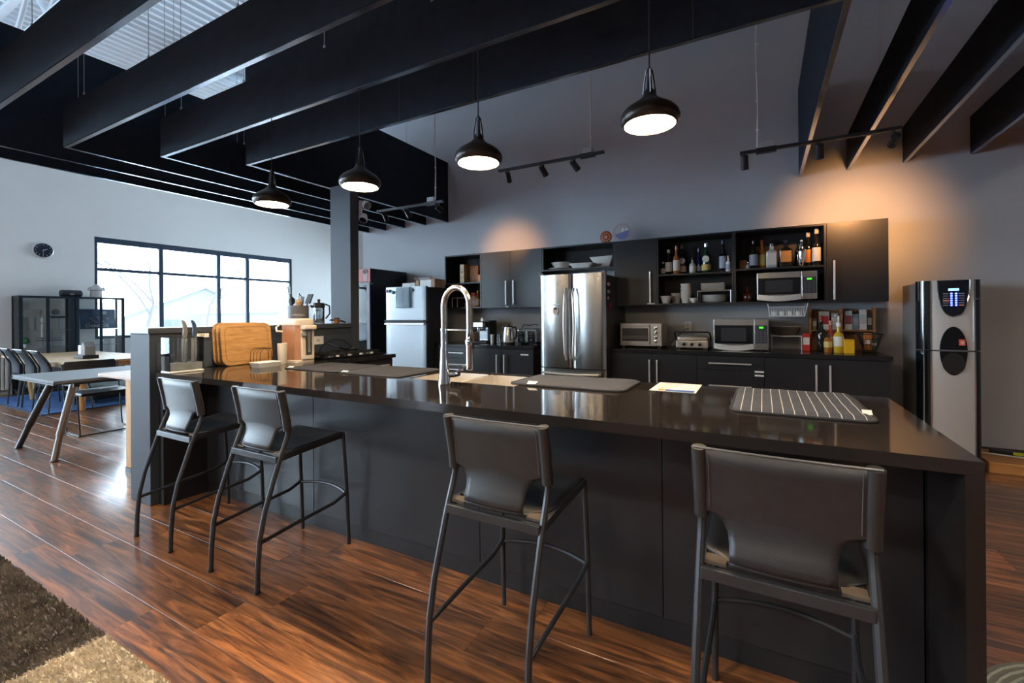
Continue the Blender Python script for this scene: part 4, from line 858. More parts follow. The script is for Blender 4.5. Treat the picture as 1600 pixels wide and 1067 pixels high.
for x in (-.068, .068):
    f_ = B().box(x-.055, x+.055, -.006, .004, .03, .17).build('front_plate', m_chrome, tt, bevel=.004); B().lathe([(.018, .006), (.016, .022)], 14, (x, 0, .06), 'y').build('dial', m_black, f_, smooth=True); B().box(x-.022, x+.022, -.03, -.006, .125, .142).build('lever', m_black, f_, bevel=.004); B().box(x-.003, x+.003, -.008, -.006, .08, .15).build('lever_slot', m_black, f_)
    for y in (.06, .17): B().box(x-.05, x+.05, y, y+.03, .194, .1965).build('bread_slot', m_black, tt)
for x in (-.11, .11): B().box(x-.02, x+.02, .02, .24, 0, .015).build('foot', m_black, tt)
B().tube([(-.12, .12, .20), (-.10, .12, .245), (-.03, .12, .235), (.06, .12, .25), (.10, .12, .24)], .006, 6).build('warming_rack', m_black, tt, smooth=True)

# items in the narrow open shelf
zl = 1.7255
o = thing('wooden_puzzle_box', 'slim tall wooden box at the left of the narrow open shelf', 'box', (-3.62, 5.24, zl)); B().box(-.035, .035, -.09, .09, 0, .255).build('box_body', m_oak, o, bevel=.003); B().box(-.012, .012, -.093, -.09, .13, .155).build('latch', m_walnut, o)
o = thing('wooden_game_board', 'round-patterned wooden board leaning in the narrow open shelf', 'board', (-3.50, 5.26, zl), .10); B().box(-.06, .075, -.012, .012, 0, .24).build('board', m_walnut, o, bevel=.01)
for q in (.02, .035, .05): B().tube([(.008+q*math.cos(i*PI/12), -.0135, .12+q*1.5*math.sin(i*PI/12)) for i in range(24)], .003, 5, True).build('carved_ring', m_oak, o)
o = thing('low_wooden_box', 'long low light wooden box on the right of the narrow open shelf', 'box', (-3.36, 5.30, zl)); B().box(-.063, .063, -.06, .06, 0, .10).build('box_body', m_bamboo, o, bevel=.003); B().box(-.0635, .0635, -.0605, .0605, .10, .108).build('lid', m_oak, o)
zl2 = UZ0+.0185
o = thing('steel_frame_stand', 'thin steel frame stand on the lower level of the narrow open shelf', 'stand', (-3.70, 5.14, zl2)); B().tube([(-.08, 0, 0), (-.08, 0, .13), (.12, 0, .13)], .005, 6).build('front_frame', m_steelh, o); B().tube([(-.08, .12, 0), (-.08, .12, .13), (.12, .12, .13)], .005, 6).build('rear_frame', m_steelh, o)
bottle('small spice jar with red lid on the narrow open shelf', -3.585, 5.22, zl2, .11, .03, g_rd, l_pk, M('lid_red', (.35, .03, .03), .4), group='jars in the narrow open shelf', neck=.02)
o = bottle('wide jar with bright red lid on the narrow open shelf', -3.475, 5.25, zl2, .175, .048, M('jar_tan', (.40, .25, .14), .3), l_pk, None, group='jars in the narrow open shelf', neck=.02); B().lathe([(.05, .15), (.052, .155), (.052, .195), (.03, .20)], 16).build('jar_lid', M('lid_red', (.35, .03, .03), .4), o, smooth=True)
bottle('amber sauce bottle with yellow cap on the narrow open shelf', -3.395, 5.20, zl2, .22, .034, g_am, l_pk, M('cap_yellow', (.6, .42, .03), .4), group='jars in the narrow open shelf')
bottle('slim dark sauce bottle at the right edge of the narrow open shelf', -3.325, 5.24, zl2, .25, .026, g_dk, g_rd, g_dk, group='jars in the narrow open shelf')

# ------------------------------------------------ coffee vending machine
vm = thing('coffee_vending_machine', 'tall silver and black coffee vending machine with blue-lit keypad', 'vending machine', (1.130, 4.92, 0))
m_vsil = M('vending_silver', (.66, .65, .64), .38, metal=.35); m_vblk = M('vending_teal_black', (.006, .012, .016), .10, coat=.4)
B().box(0, .39, .10, .50, .02, 1.515).build('cabinet', M('vending_side', (.20, .195, .19), .4), vm, bevel=.004)
def vdoor(x0, x1, z0, z1, pts, m, nm, par):
    pr = [(x0, .10)]+pts+[(x1, .10)]; b = B(); b.loft([[(px, py, z0) for px, py in pr], [(px, py, z1) for px, py in pr]]); return b.build(nm, m, par, smooth=True)
for nm, z0, z1 in (('upper_door', .965, 1.53), ('lower_door', .03, .955)):
    d = vdoor(0, .39, z0, z1, [(0, .06), (.01, .03), (.03, .012), (.07, .004), (.32, .004), (.36, .012), (.38, .03), (.39, .06)], m_vblk, nm, vm)
    vdoor(.078, .335, z0, z1, [(.078, .002), (.12, -.012), (.205, -.018), (.29, -.012), (.335, .002)], m_vsil, 'silver_panel', d)
    for x in (.072, .338): B().box(x-.004, x+.004, -.006, .004, z0, z1).build('chrome_trim', m_chrome, d)
    B().lathe([(.008, z0), (.008, z1)], 10, (.028, .008, 0)).build('chrome_rod', m_chrome, d, smooth=True)
# keypad shield: pointed dark panel, chrome edge
sh_ = [(.205+sx*.098*math.cos(a)**.75, 1.528-.29*math.sin(a)) for sx, a in [(-1, PI/2*i/12) for i in range(12)]+[(0, PI/2)]+[(1, PI/2*i/12) for i in range(11, -1, -1)]]
kp = B().prism(sh_, -.028, -.012, 'y').build('keypad_shield', M('shield_black', (.012, .014, .022), .1, coat=.4), vm)
B().tube([(x, -.029, z) for x, z in sh_], .004, 6).build('chrome_edge', m_chrome, kp, smooth=True)
B().box(.175, .238, -.031, -.028, 1.442, 1.462).build('display', M('lcd_blue', (.2, .45, .8), .4, emit=1.2, ecol=(.25, .6, 1)), kp)
for r_ in range(6):
    for c_ in range(2): B().lathe([(.0075, .028), (.0075, .031), (.003, .032)], 10, (.193+.028*c_, 0, 1.42-.0185*r_), 'y').build('lit_button', M('button_blue', (.05, .05, .7), .4, emit=4.5, ecol=(.06, .09, 1)), kp)
    for c_, x0 in enumerate((.142, .236)): B().box(x0, x0+.034, -.0295, -.028, 1.417-.0185*r_, 1.423-.0185*r_).build('selection_label', M('label_strip', (.30, .30, .36), .5), kp)
B().box(.142, .18, -.0302, -.0285, 1.358, 1.371).build('orange_label', M('label_salmon', (.75, .30, .22), .5), kp); B().box(.236, .265, -.0302, -.0285, 1.322, 1.332).build('orange_label', M('label_salmon', (.75, .30, .22), .5), kp)
dp = B().prism(el(.083, .195, .205, .96, 32), -.026, -.014, 'y').build('dispense_bay', m_blackg, vm)
B().prism(el(.070, .085, .205, .86, 28), -.030, -.026, 'y').build('cup_tray', M('tray_black', (.02, .02, .022), .3), dp)
B().box(.118, .292, -.030, -.024, .957, .969).build('bay_bar', m_chrome, dp)
B().box(.236, .274, -.0285, -.026, 1.005, 1.055).build('red_sticker', M('sticker_red', (.75, .12, .09), .5), dp); B().box(.246, .266, -.0292, -.0285, 1.015, 1.04).build('sticker_print', M('sticker_pale', (.8, .45, .4), .5), dp)
B().box(.345, .365, .0, .006, 1.372, 1.38).build('key_lock', m_chrome, vm)
for x in (.05, .34):
    for y in (.15, .45): B().lathe([(.02, 0), (.018, .02)], 10, (x, y, 0)).build('foot', m_black, vm)
# wooden plinth board, power strip, round mat on the right
tag(B().box(1.56, 3.3, 4.97, 5.43, 0, .085).build('wooden_platform', wood('orange_wood', (.42, .18, .05), (.58, .28, .10), 2.5, (1, 9, 9), .4), bevel=.004), 'low orange wooden platform against the wall right of the vending machine', 'platform')
ps = thing('power_strip', 'black power strip with yellow label lying on the wooden platform', 'power strip', (1.86, 5.26, .0855), -.12)
B().box(-.20, .20, -.03, .03, 0, .04).build('strip_body', m_black, ps, bevel=.006); B().box(-.07, .0, -.0315, -.0302, .012, .036).build('yellow_label', M('label_acid', (.55, .62, .03), .5), ps)
B().tube([(-.3, -.04, .008), (-.05, -.07, .008), (.18, -.06, .008), (.26, .0, .01), (.20, .0, .02)], .006, 6).build('cord', m_whitep, ps, smooth=True)
for i in range(4): B().box(.03+.035*i, .055+.035*i, -.012, .012, .04, .042).build('socket', m_grey, ps)
rm = thing('round_mat', 'round ribbed translucent mat on the floor past the waterfall end', 'mat', (1.02, 1.95, 0))
for i in range(16): B().tube([((.05+.024*i)*math.cos(2*PI*k/40), (.05+.024*i)*math.sin(2*PI*k/40), .009) for k in range(40)], .004, 5, True).build('ring_rib', M('mat_pale', (.42, .44, .38), .3), rm)
B().lathe([(.43, 0), (.43, .006), (.001, .006)], 48).build('disc', M('mat_olive', (.20, .21, .17), .35), rm)

# ------------------------------------------------ hob unit behind the island
hu = thing('hob_cabinet', 'dark hob cabinet along the end wall behind the island', 'cabinet', (0, 0, 0))
B().box(-3.625, -3.21, 2.505, 3.36, .1, .868).build('body', m_cab, hu); B().box(-3.62, -3.25, 2.52, 3.34, 0, .1).build('plinth', m_black, hu); B().box(-3.625, -3.17, 2.502, 3.375, .868, .905).build('worktop', m_top2, hu, bevel=.002)
for y in (2.52, 2.94): d = B().box(-3.21, -3.192, y, y+.41, .11, .862).build('door', m_cab, hu, bevel=.002); B().box(-3.178, -3.168, y+.06, y+.35, .80, .812).build('handle', m_steelh, d)
hb_ = thing('gas_hob', 'black gas hob with heavy cast grates beside the column', 'hob', (-3.40, 2.92, .9055))
B().box(-.19, .19, -.33, .33, 0, .022).build('hob_plate', m_blackg, hb_, bevel=.004)
for y in (-.21, 0, .21):
    g_ = B()
    for x in (-.16, -.055, .055, .16): g_.box(x-.007, x+.007, y-.095, y+.095, .034, .048)
    for yy in (y-.09, y, y+.09): g_.box(-.165, .165, yy-.007, yy+.007, .034, .048)
    for x in (-.16, .16):
        for yy in (y-.088, y+.088): g_.box(x-.006, x+.006, yy-.006, yy+.006, .022, .034)
    gr = g_.build('grate', m_black, hb_)
    for x in (-.085, .085): B().lathe([(.035, .022), (.035, .03), (.022, .034)], 14, (x, y, 0)).build('burner', m_grey, hb_, smooth=True)
for i in range(4): B().lathe([(.016, .022), (.014, .036)], 12, (.175, -.2+.13*i, 0)).build('control_knob', m_steelh, hb_, smooth=True)
lad = thing('steel_ladle', 'steel ladle resting across the hob grates', 'ladle', (-3.42, 2.92, .9575)); B().tube([(-.05, -.10, .07), (-.02, -.04, .045), (.02, .03, .012), (.03, .10, .012)], .006, 8).build('handle', m_chrome, lad, smooth=True); B().lathe([(.004, 0), (.022, .004), (.03, .018), (.027, .018), (.018, .007), (.001, .005)], 14, (.03, .125, .0)).build('cup', m_chrome, lad, smooth=True)
B().tube([(-.16, .28, .048), (-.19, .18, .14), (-.19, .05, .155), (-.17, -.08, .10), (-.16, -.12, .052)], .006, 6).build('pan_stand', m_black, hb_, smooth=True)

# ------------------------------------------------ things on the island's left end
kb = thing('knife_stand', 'clear acrylic knife stand at the left end of the island', 'knife block', (-3.47, 1.635, IZ+.0005))
B().box(-.06, .06, -.105, .105, 0, .012).build('base', m_whitep, kb, bevel=.003)
for y in (-.103, .103): B().box(-.055, .055, y-.002, y+.002, .012, .235).build('side_sheet', m_glass, kb)
for x in (-.055, .055): B().box(x-.0015, x+.0015, -.101, .101, .012, .235).build('face_sheet', m_glass, kb)
b = B()
random.seed(3)
for i in range(26): b.cyl((-.045+.09*random.random(), -.095+.19*i/25, .013), (-.04+.08*random.random(), -.095+.19*i/25+.006*(random.random()-.5), .20+.03*random.random()), .0018, 4)
b.build('bristle_insert', m_crystal, kb)
B().box(-.05, .05, -.098, .098, .013, .062).build('paper_liner', M('liner_pale', (.78, .82, .88), .5, var=.2, scale=14), kb)
for y, lab, mh, serr in ((1.638, 'knife with curved grey handle, left of two in the clear stand', M('knife_grey', (.30, .29, .28), .3, metal=.4), 0), (1.697, 'knife with navy handle, right of two in the clear stand', M('knife_navy', (.06, .09, .14), .35), 1)):
    o = thing('kitchen_knife', lab, 'knife', (-3.455, y, .969), 0, 'knives in the clear stand')
    B().prism([(-.017, .01), (-.010, -.0), (.012, .0), (.018, .04), (.018, .165), (-.016, .165), (-.018, .05)], -.001, .001, 'x').build('blade', M('blade_steel', (.72, .74, .76), .2, metal=.7), o)
    B().prism([(-.006, .165), (.014, .165), (.020, .20), (.016, .245), (.006, .275), (-.010, .29), (-.018, .287), (-.010, .26), (-.006, .225), (-.010, .19)], -.009, .009, 'x').build('handle', mh, o, bevel=.004)
for i, (x, y0, y1, z1, lab) in enumerate(((-3.600, 1.905, 2.285, 1.232, 'rearmost bamboo cutting board leaning on the end wall'), (-3.572, 1.918, 2.305, 1.228, 'middle bamboo cutting board with a grip slot'), (-3.540, 1.93, 2.33, 1.228, 'front large bamboo cutting board facing the counter'))):
    o = thing('cutting_board', lab, 'cutting board', (x, (y0+y1)/2, IZ+.0015), 0, 'cutting boards'); o.rotation_euler = (0, -.10, 0); w = (y1-y0)/2; h = z1-IZ
    B().prism(rrect(-w, w, 0, h, .055, 6), -.009, .009, 'x').build('board', m_bamboo, o, bevel=.004)
    if i == 2: B().tube([(.0095, a, b_) for a, b_ in rrect(-w+.03, w-.03, .03, h-.03, .04, 5)], .0025, 5, True).build('juice_groove', M('groove_brown', (.36, .18, .06), .5), o)
    else: B().prism(rrect(-w+.02, -w+.05, .06, h-.08, .014, 4), -.0098, .0098, 'x').build('grip_slot', M('groove_brown', (.36, .18, .06), .5), o)
wr = thing('wire_lid_rack', 'dark wire lid rack in front of the bamboo boards', 'rack', (-3.40, 2.17, IZ+.0005))
for i in range(4): B().tube([(-.06+.04*i, -.075, .006), (-.06+.04*i, -.07, .10), (-.06+.04*i, -.045, .125), (-.06+.04*i, .045, .125), (-.06+.04*i, .07, .10), (-.06+.04*i, .075, .006)], .0028, 6).build('hoop', M('wire_bronze', (.12, .075, .04), .4, metal=.6), wr, smooth=True)
for y in (-.075, .075): B().tube([(-.07, y, .004), (.07, y, .004)], .0028, 6).build('foot_bar', M('wire_bronze', (.12, .075, .04), .4, metal=.6), wr)
ty = thing('white_tray', 'small white rectangular tray by the bamboo boards', 'tray', (-3.235, 2.075, IZ+.0005), .0)
b = B(); q = lambda w, d, z: [(*p, z) for p in rrect(-w, w, -d, d, .012, 3)]; b.loft([q(.05, .08, 0), q(.062, .092, .035), q(.057, .087, .035), q(.046, .076, .006)]); b.build('tray_body', m_whitep, ty, smooth=True); B().tube(q(.06, .09, .035), .003, 5, True).build('rim', m_whitep, ty)
o = thing('cream_tumbler', 'tall cream tumbler beside the hot water dispenser', 'tumbler', (-3.315, 2.265, IZ+.0005)); B().lathe([(.030, 0), (.032, .004), (.037, .16), (.034, .16), (.028, .008), (.001, .008)], 20).build('cup_body', m_cream, o, smooth=True); B().tube([(.0355*math.cos(i*PI/10), .0355*math.sin(i*PI/10), .16) for i in range(20)], .002, 5, True).build('rim', m_cream, o)
hw = thing('hot_water_dispenser', 'copper and cream hot water dispenser standing on the island', 'water dispenser', (-3.36, 2.43, IZ+.0005), 0)
b = B(); q = lambda s_, z: [(*p, z) for p in rrect(-.11*s_, .11*s_, -.088*s_, .088*s_, .035, 5)]
b.loft([q(1.02, 0), q(1.02, .018), q(.98, .022)]); b.build('base', m_cream, hw, smooth=True)
B().loft([q(.96, .022), q(.94, .30)]).build('body', m_copper, hw, smooth=True)
B().loft([q(1.0, .30), q(1.02, .315), q(1.0, .345), q(.8, .355)]).build('lid', m_cream, hw, smooth=True)
fp = B().box(.085, .125, -.045, .068, .022, .30).build('front_panel', m_cream, hw, bevel=.008); B().box(.125, .128, -.015, .04, .06, .27).build('water_gauge', m_crystal, fp); B().box(.126, .1295, .0, .025, .08, .25).build('gauge_strip', m_grey, fp)
B().box(.10, .165, -.05, .06, .265, .30).build('spout_hood', m_cream, hw, bevel=.008); B().lathe([(.022, 0), (.022, .03)], 12, (.135, -.035, .215)).build('spout', m_grey, hw, smooth=True)
B().tube([(-.05, -.115, .31), (-.07, -.14, .285), (-.05, -.15, .255), (-.02, -.118, .25)], .008, 6).build('carry_handle', m_cream, hw, smooth=True)
# ledge: crock with utensils, french press, grinder
LZ = 1.2055
uc = thing('utensil_crock', 'grey printed utensil crock on the ledge', 'crock', (-3.765, 2.735, LZ)); B().lathe([(.084, 0), (.089, .006), (.089, .172), (.083, .172), (.080, .01), (.001, .01)], 26).build('crock_body', M('crock_grey', (.13, .135, .15), .5), uc, smooth=True)
tilt_a = math.atan2(-2.735, 3.765)
for i, (s_, sz, z) in enumerate((('UTENSILS', .024, .085), ('kitchen tools', .011, .066), ('est. daily', .009, .052))):
    text(s_, 'crock_lettering', uc, m_whitep, sz, (.0905*math.cos(-.63), .0905*math.sin(-.63), z), (PI/2, 0, PI/2-.63))
def utensil(label, nm, dx, dy, L_, ax, ay, head, m):
    o = thing(nm, label, nm.split('_')[-1], (-3.765+dx, 2.735+dy, LZ+.0105), 0, 'utensils in the crock'); e = Vector((ax, ay, 1)).normalized()*L_
    B().tube([(0, 0, .006), tuple(e)], [.005, .006], 8).build('handle', m, o, smooth=True)
    d = e.normalized(); 
    if head == 'spoon': pts = [tuple(e+d*t_) for t_ in (0, .02, .05, .075)]; B().tube(pts, [.008, .026, .028, .006], 10).build('spoon_bowl', m, o, smooth=True)
    elif head == 'turner': pts = [tuple(e+d*t_) for t_ in (0, .03, .095)]; h_ = B(); h_.tube(pts, .01, sq=(.012, .07)); h_.build('turner_blade', m, o)
    elif head == 'tongs': B().tube([tuple(e), tuple(e*1.02+Vector((0, .03, -.04))), (.0, .06, .08)], .006, 6).build('second_arm', m, o, smooth=True)
    elif head == 'spat': B().tube([tuple(e), tuple(e+d*.07)], .012, sq=(.008, .045)).build('paddle', m, o)
    return o
utensil('slate blue spatula standing tallest in the crock', 'silicone_spatula', .0, -.05, .27, -.02, -.12, 'spat', M('slate_blue', (.10, .15, .20), .4))
utensil('dark grey slotted turner leaning right in the crock', 'slotted_turner', .0, .02, .20, .0, .42, 'turner', M('nylon_black', (.02, .022, .028), .4))
utensil('steel tongs standing in the crock', 'steel_tongs', .02, -.02, .275, 0, .04, 'tongs', m_chrome)
utensil('black spoon leaning left in the crock', 'black_spoon', -.02, -.03, .17, 0, -.1, 'spoon', M('nylon_black', (.02, .022, .028), .4))
utensil('wooden spoon low in the crock', 'wooden_spoon', .03, -.02, .15, .1, -.06, 'spoon', m_oak)
utensil('black masher handle in the middle of the crock', 'black_ladle', -.02, .02, .18, 0, .16, 'spat', M('nylon_black', (.02, .022, .028), .4))
fp_ = thing('french_press', 'glass coffee press with black lid on the ledge', 'coffee press', (-3.775, 2.965, LZ)); B().lathe([(.048, 0), (.050, .004), (.050, .155), (.046, .155), (.045, .01), (.001, .01)], 22).build('glass_jar', m_crystal, fp_, smooth=True); B().lathe([(.046, .01), (.0445, .05), (.001, .05)], 18).build('coffee_fill', M('oat_fill', (.50, .42, .34), .6), fp_)
B().lathe([(.053, .155), (.054, .16), (.054, .195), (.045, .203), (.012, .205), (.012, .225), (.018, .232), (.005, .24)], 20).build('lid', m_black, fp_, smooth=True); B().tube([(.03, .05, .19), (.045, .085, .175), (.045, .09, .10), (.03, .055, .05)], .008, 8).build('handle', m_black, fp_, smooth=True); B().tube([(-.03, -.045, .165), (-.04, -.066, .175)], [.016, .008], 8).build('spout', m_black, fp_)
for z in (.02, .13): B().tube([(.0515*math.cos(i*PI/10), .0515*math.sin(i*PI/10), z) for i in range(20)], .0025, 5, True).build('steel_band', m_chrome, fp_)
gd_ = thing('portafilter', 'wood and steel portafilter lying on the ledge beside the column', 'portafilter', (-3.73, 3.13, LZ)); B().lathe([(.030, 0), (.032, .006), (.032, .05), (.027, .05)], 16).build('wood_body', m_walnut, gd_, smooth=True); B().lathe([(.034, .050), (.034, .056), (.001, .058)], 16).build('black_rim', m_black, gd_); B().tube([(.0, -.03, .035), (0, -.075, .034)], .007, 8).build('spout_bar', m_black, gd_); B().tube([(.02, .03, .03), (.03, .065, .018), (.035, .085, .009)], .008, 8).build('handle', m_black, gd_, smooth=True)

# ================================================================== LIGHTS IN VIEW, PLUS ADDED DOME LAMPS OUT OF VIEW
m_shade = M('pendant_bronze', (.040, .033, .030), .32, metal=.75, var=.1, scale=14)
m_shin = M('pendant_inner', (.80, .74, .66), .4)
m_bulb = M('pendant_diffuser', (1, .90, .72), .5, emit=90, ecol=(1.0, .74, .45))
def pendant(label, x, y, z):
    r = thing('pendant_lamp', label, 'pendant lamp', (x, y, z), 0, 'bronze pendants over the island')
    sh_ = B().lathe([(.108, 0), (.113, .003), (.122, .016), (.125, .031), (.119, .050), (.101, .070), (.072, .089), (.046, .106), (.031, .122), (.024, .137)], 36, cap=False).build('shade', m_shade, r, smooth=True)
    B().lathe([(.106, .001), (.116, .018), (.118, .031), (.112, .048), (.094, .066), (.067, .085), (.038, .102), (.001, .110)], 36, cap=False).build('inner_lining', m_shin, sh_, smooth=True)
    B().lathe([(.100, .006), (.097, .011), (.001, .013)], 30).build('diffuser', m_bulb, r, smooth=True)
    B().lathe([(.026, .132), (.024, .142), (.011, .16), (.009, .222), (.012, .235), (.009, .245), (.004, .25)], 16).build('neck', m_black, r, smooth=True)
    for a in range(4): B().tube([(.026*math.cos(a*PI/2+.4), .026*math.sin(a*PI/2+.4), .132), (.022*math.cos(a*PI/2+.4), .022*math.sin(a*PI/2+.4), .175), (.012*math.cos(a*PI/2+.4), .012*math.sin(a*PI/2+.4), .237)], .0035, 6).build('chrome_strut', m_chrome, r, smooth=True)
    B().cyl((0, 0, .247), (0, 0, DECK-z), .0032, 6).build('cable', m_black, r)
for x, lab in ((-3.03, 'bronze pendant lamp furthest along, above the dark drying mats'), (-2.16, 'bronze pendant lamp second furthest, nearest the column'), (-1.295, 'bronze pendant lamp third along, above the sink'), (-.42, 'nearest and largest bronze pendant lamp over the island')):
    pendant(lab, x, 2.0, 2.065 if x < -.6 else 2.082)
def dome(label, x, y, z, e, colr):  # lamps added out of view to brighten floor and kitchen
    r = thing('added_dome_lamp', label, 'lamp', (x, y, z), 0, 'added dome lamps for fill light')
    sh_ = B().lathe([(.30, -.10), (.305, -.09), (.27, 0), (.17, .10), (.05, .15), (.04, .20), (.01, .21)], 32, cap=False).build('shade', m_black, r, smooth=True)
    B().lathe([(.297, -.098), (.262, -.002), (.16, .09), (.001, .12)], 32, cap=False).build('reflector', m_whitep, sh_, smooth=True)
    B().lathe([(.25, -.02), (.24, -.012), (.001, -.010)], 28).build('diffuser', M('fill_dome_diffuser', (1, .95, .9), .4, emit=e, ecol=colr), r, smooth=True)
    B().cyl((0, 0, .20), (0, 0, DECK-z), .005, 6).build('cable', m_black, r)
for i, (gx, gy) in enumerate(((-5.2, -1.6), (-2.0, -1.6), (1.4, -1.6), (-3.6, -4.6), (.2, -4.6), (4.2, .4))):
    dome('added unseen black dome lamp behind the viewpoint, %s' % ('left end of the front row', 'middle of the front row', 'right end of the front row', 'left of the back row', 'right of the back row', 'by the right wall')[i], gx, gy, 4.3, 85, (1, .85, .68))
def track(label, x0, x1, y, z, heads, cablex, mfin, aims, boxx):
    r = thing('track_light', label, 'track light', (0, 0, 0), 0, 'ceiling track lights')
    B().box(x0, x1, y-.018, y+.018, z-.012, z+.010).build('rail', mfin, r, bevel=.002)
    B().box(boxx-.07, boxx+.07, y-.022, y+.022, z-.026, z+.014).build('power_feed', mfin, r, bevel=.003)
    bx_ = B().box(boxx-.045, boxx+.045, y-.02, y+.02, z+.014, z+.06).build('junction_box', M('galvanised', (.55, .56, .57), .35, metal=.8), r, bevel=.002)
    cb_ = B().tube([(cablex, y, z+.03), (cablex+.006, y, z+.35), (cablex-.004, y, z+.8), (cablex, y, DECK)], .006, 6).build('conduit', M('conduit_white', (.62, .62, .62), .4), r, smooth=True)
    for i in range(4): B().lathe([(.009, -.006), (.011, 0), (.009, .006)], 8, (cablex+.002, y, z+.16+.22*i)).build('clip', m_whitep, cb_)
    for hx, aim in zip(heads, aims):
        p = Vector((hx, y, z-.075)); d = (Vector(aim[:3])-p).normalized()
        hd = B().tube([tuple(p-d*.055), tuple(p-d*.05), tuple(p+d*.055)], [.018, .027, .030], 14).build('lamp_head', m_black if mfin == m_black else M('track_grey', (.04, .04, .045), .25, metal=.5), r, smooth=True)
        B().tube([(hx, y, z-.012), (hx, y, z-.05), tuple(p)], .007, 6).build('swivel_arm', mfin, hd)
        B().tube([tuple(p+d*.0545), tuple(p+d*.0555)], [.026, .025], 14).build('lens', M('spot_lens', (1, .8, .55), .4, emit=3, ecol=(1, .72, .4)) if len(aim) > 3 else M('lens_off', (.25, .25, .25), .2), hd)
        if len(aim) > 3:
            L_ = bpy.data.lights.new('spot', 'SPOT'); L_.energy = aim[3]; L_.spot_size = aim[4]; L_.spot_blend = 1.0; L_.color = (1.0, .47, .17); L_.shadow_soft_size = .03
            so = bpy.data.objects.new('spot_beam', L_); COL.objects.link(so); so.location = p+d*.062; so.rotation_euler = d.to_track_quat('-Z', 'Y').to_euler(); so.parent = r
m_trk = M('track_grey_rail', (.12, .12, .125), .35, metal=.5)
track('black three-head track light hanging above the french-door fridge', -2.345, -1.245, 4.0, 2.742, (-2.237, -1.847, -1.526), -1.37, m_black, ((-2.6, 5.2, 1.6), (-1.6, 5.2, 1.6), (-1.1, 5.1, 1.8)), -1.40)
track('grey three-head track light by the column', -4.035, -3.055, 4.0, 2.53, (-3.905, -3.56, -3.11), -3.16, m_trk, ((-4.4, 5.0, 1.8), (-3.8, 5.0, 1.8), (-3.02, 5.38, 2.08, 52, .9)), -3.22)
track('black three-head track light at the right crossing under the angled baffles', -.150, .835, 4.0, 2.53, (-.118, .368, .795), -.03, m_black, ((-.12, 4.6, 1.2), (.42, 4.7, 1.2), (.78, 5.38, 2.10, 88, 1.2)), .03)

# ================================================================== LEFT SIDE: RUGS, DINING AREA
def shag(name, x0, x1, y0, y1, cols, parent, n, h=.022, var=.45):
    b = B().box(x0, x1, y0, y1, .001, .008); o = b.build(name+'_backing', M(name+'_back', cols, .95), parent)
    t = B(); rnd = random.Random(5)
    for i in range(n):
        x = x0+(x1-x0)*rnd.random(); y = y0+(y1-y0)*rnd.random(); a = rnd.random()*2*PI; w = .0045; l = h*(.6+.6*rnd.random()); lx = .012*(rnd.random()-.5)+.004; ly = .012*(rnd.random()-.5)-.006
        dx, dy = math.cos(a)*w, math.sin(a)*w
        t.add([(x-dx, y-dy, .006), (x+dx, y+dy, .006), (x+lx*.6+dx*.7, y+ly*.6+dy*.7, .006+l*.7), (x+lx-dx*.2, y+ly-dy*.2, .006+l)], [(0, 1, 2, 3)])
    m = M(name+'_pile', cols, .95, var=var, scale=7); p = t.build(name, m, parent); p['kind'] = 'stuff'; return p
rg = thing('shag_rug', 'patchwork shag rug with dark brown and cream panels at the bottom left', 'rug', (0, 0, 0))
shag('dark_panel', -5.2, -2.315, -.9, .805, (.17, .145, .122), rg, 90000)
shag('cream_panel', -2.305, -1.15, -.9, .805, (.66, .58, .455), rg, 42000, .018, .15)
br = thing('blue_rug', 'flat blue rug under the dining table', 'rug', (0, 0, 0)); B().box(-10.8, -8.35, 2.28, 4.4, .0005, .012).build('weave', M('blue_weave', (.035, .12, .34), .9, var=.3, scale=9, bump=.5, bscale=160), br)
for q in ((-10.8, -8.35, 2.25, 2.28), (-10.8, -8.35, 4.4, 4.43), (-8.35, -8.32, 2.25, 4.43)): B().box(*q, .0005, .013).build('edge_binding', M('rug_navy', (.015, .04, .10), .9), br)
# grey desk with slanting steel legs
dk = thing('grey_desk', 'grey-topped desk on slanted steel legs left of the island', 'desk', (0, 0, 0))
B().box(-6.27, -5.27, 1.50, 3.1, .715, .740).build('desk_top', M('desk_grey', (.12, .135, .155), .6, spec=.25, var=.05), dk, bevel=.003); B().box(-6.272, -5.268, 1.497, 3.103, .705, .715).build('edge_band', m_black, dk)
m_leg = M('desk_leg_steel', (.26, .25, .24), .35, metal=.8)
for y, s_ in ((1.60, 1), (2.95, -1)):
    for xt, xb in ((-5.83, -6.44), (-5.36, -5.54)):
        l = B().tube([(xt, y+.06*s_, .705), ((xt+xb*2)/3, y+.0*s_, .24)], .030, 10).build('leg_tube', M('desk_leg_dark', (.045, .045, .05), .4, metal=.6) if xt < -5.5 else m_leg, dk, smooth=True); B().tube([((xt+xb*2)/3, y, .24), (xb, y-.02*s_, .012)], .025, 10).build('lower_leg', M('desk_leg_dark', (.045, .045, .05), .4, metal=.6) if xt < -5.5 else m_leg, l, smooth=True); B().lathe([(.035, 0), (.035, .008), (.02, .014)], 12, (xb, y-.02*s_, 0)).build('foot_pad', m_black, l)
    B().box(-5.9, -5.3, y+.04, y+.08, .67, .705).build('cross_beam', m_black, dk)
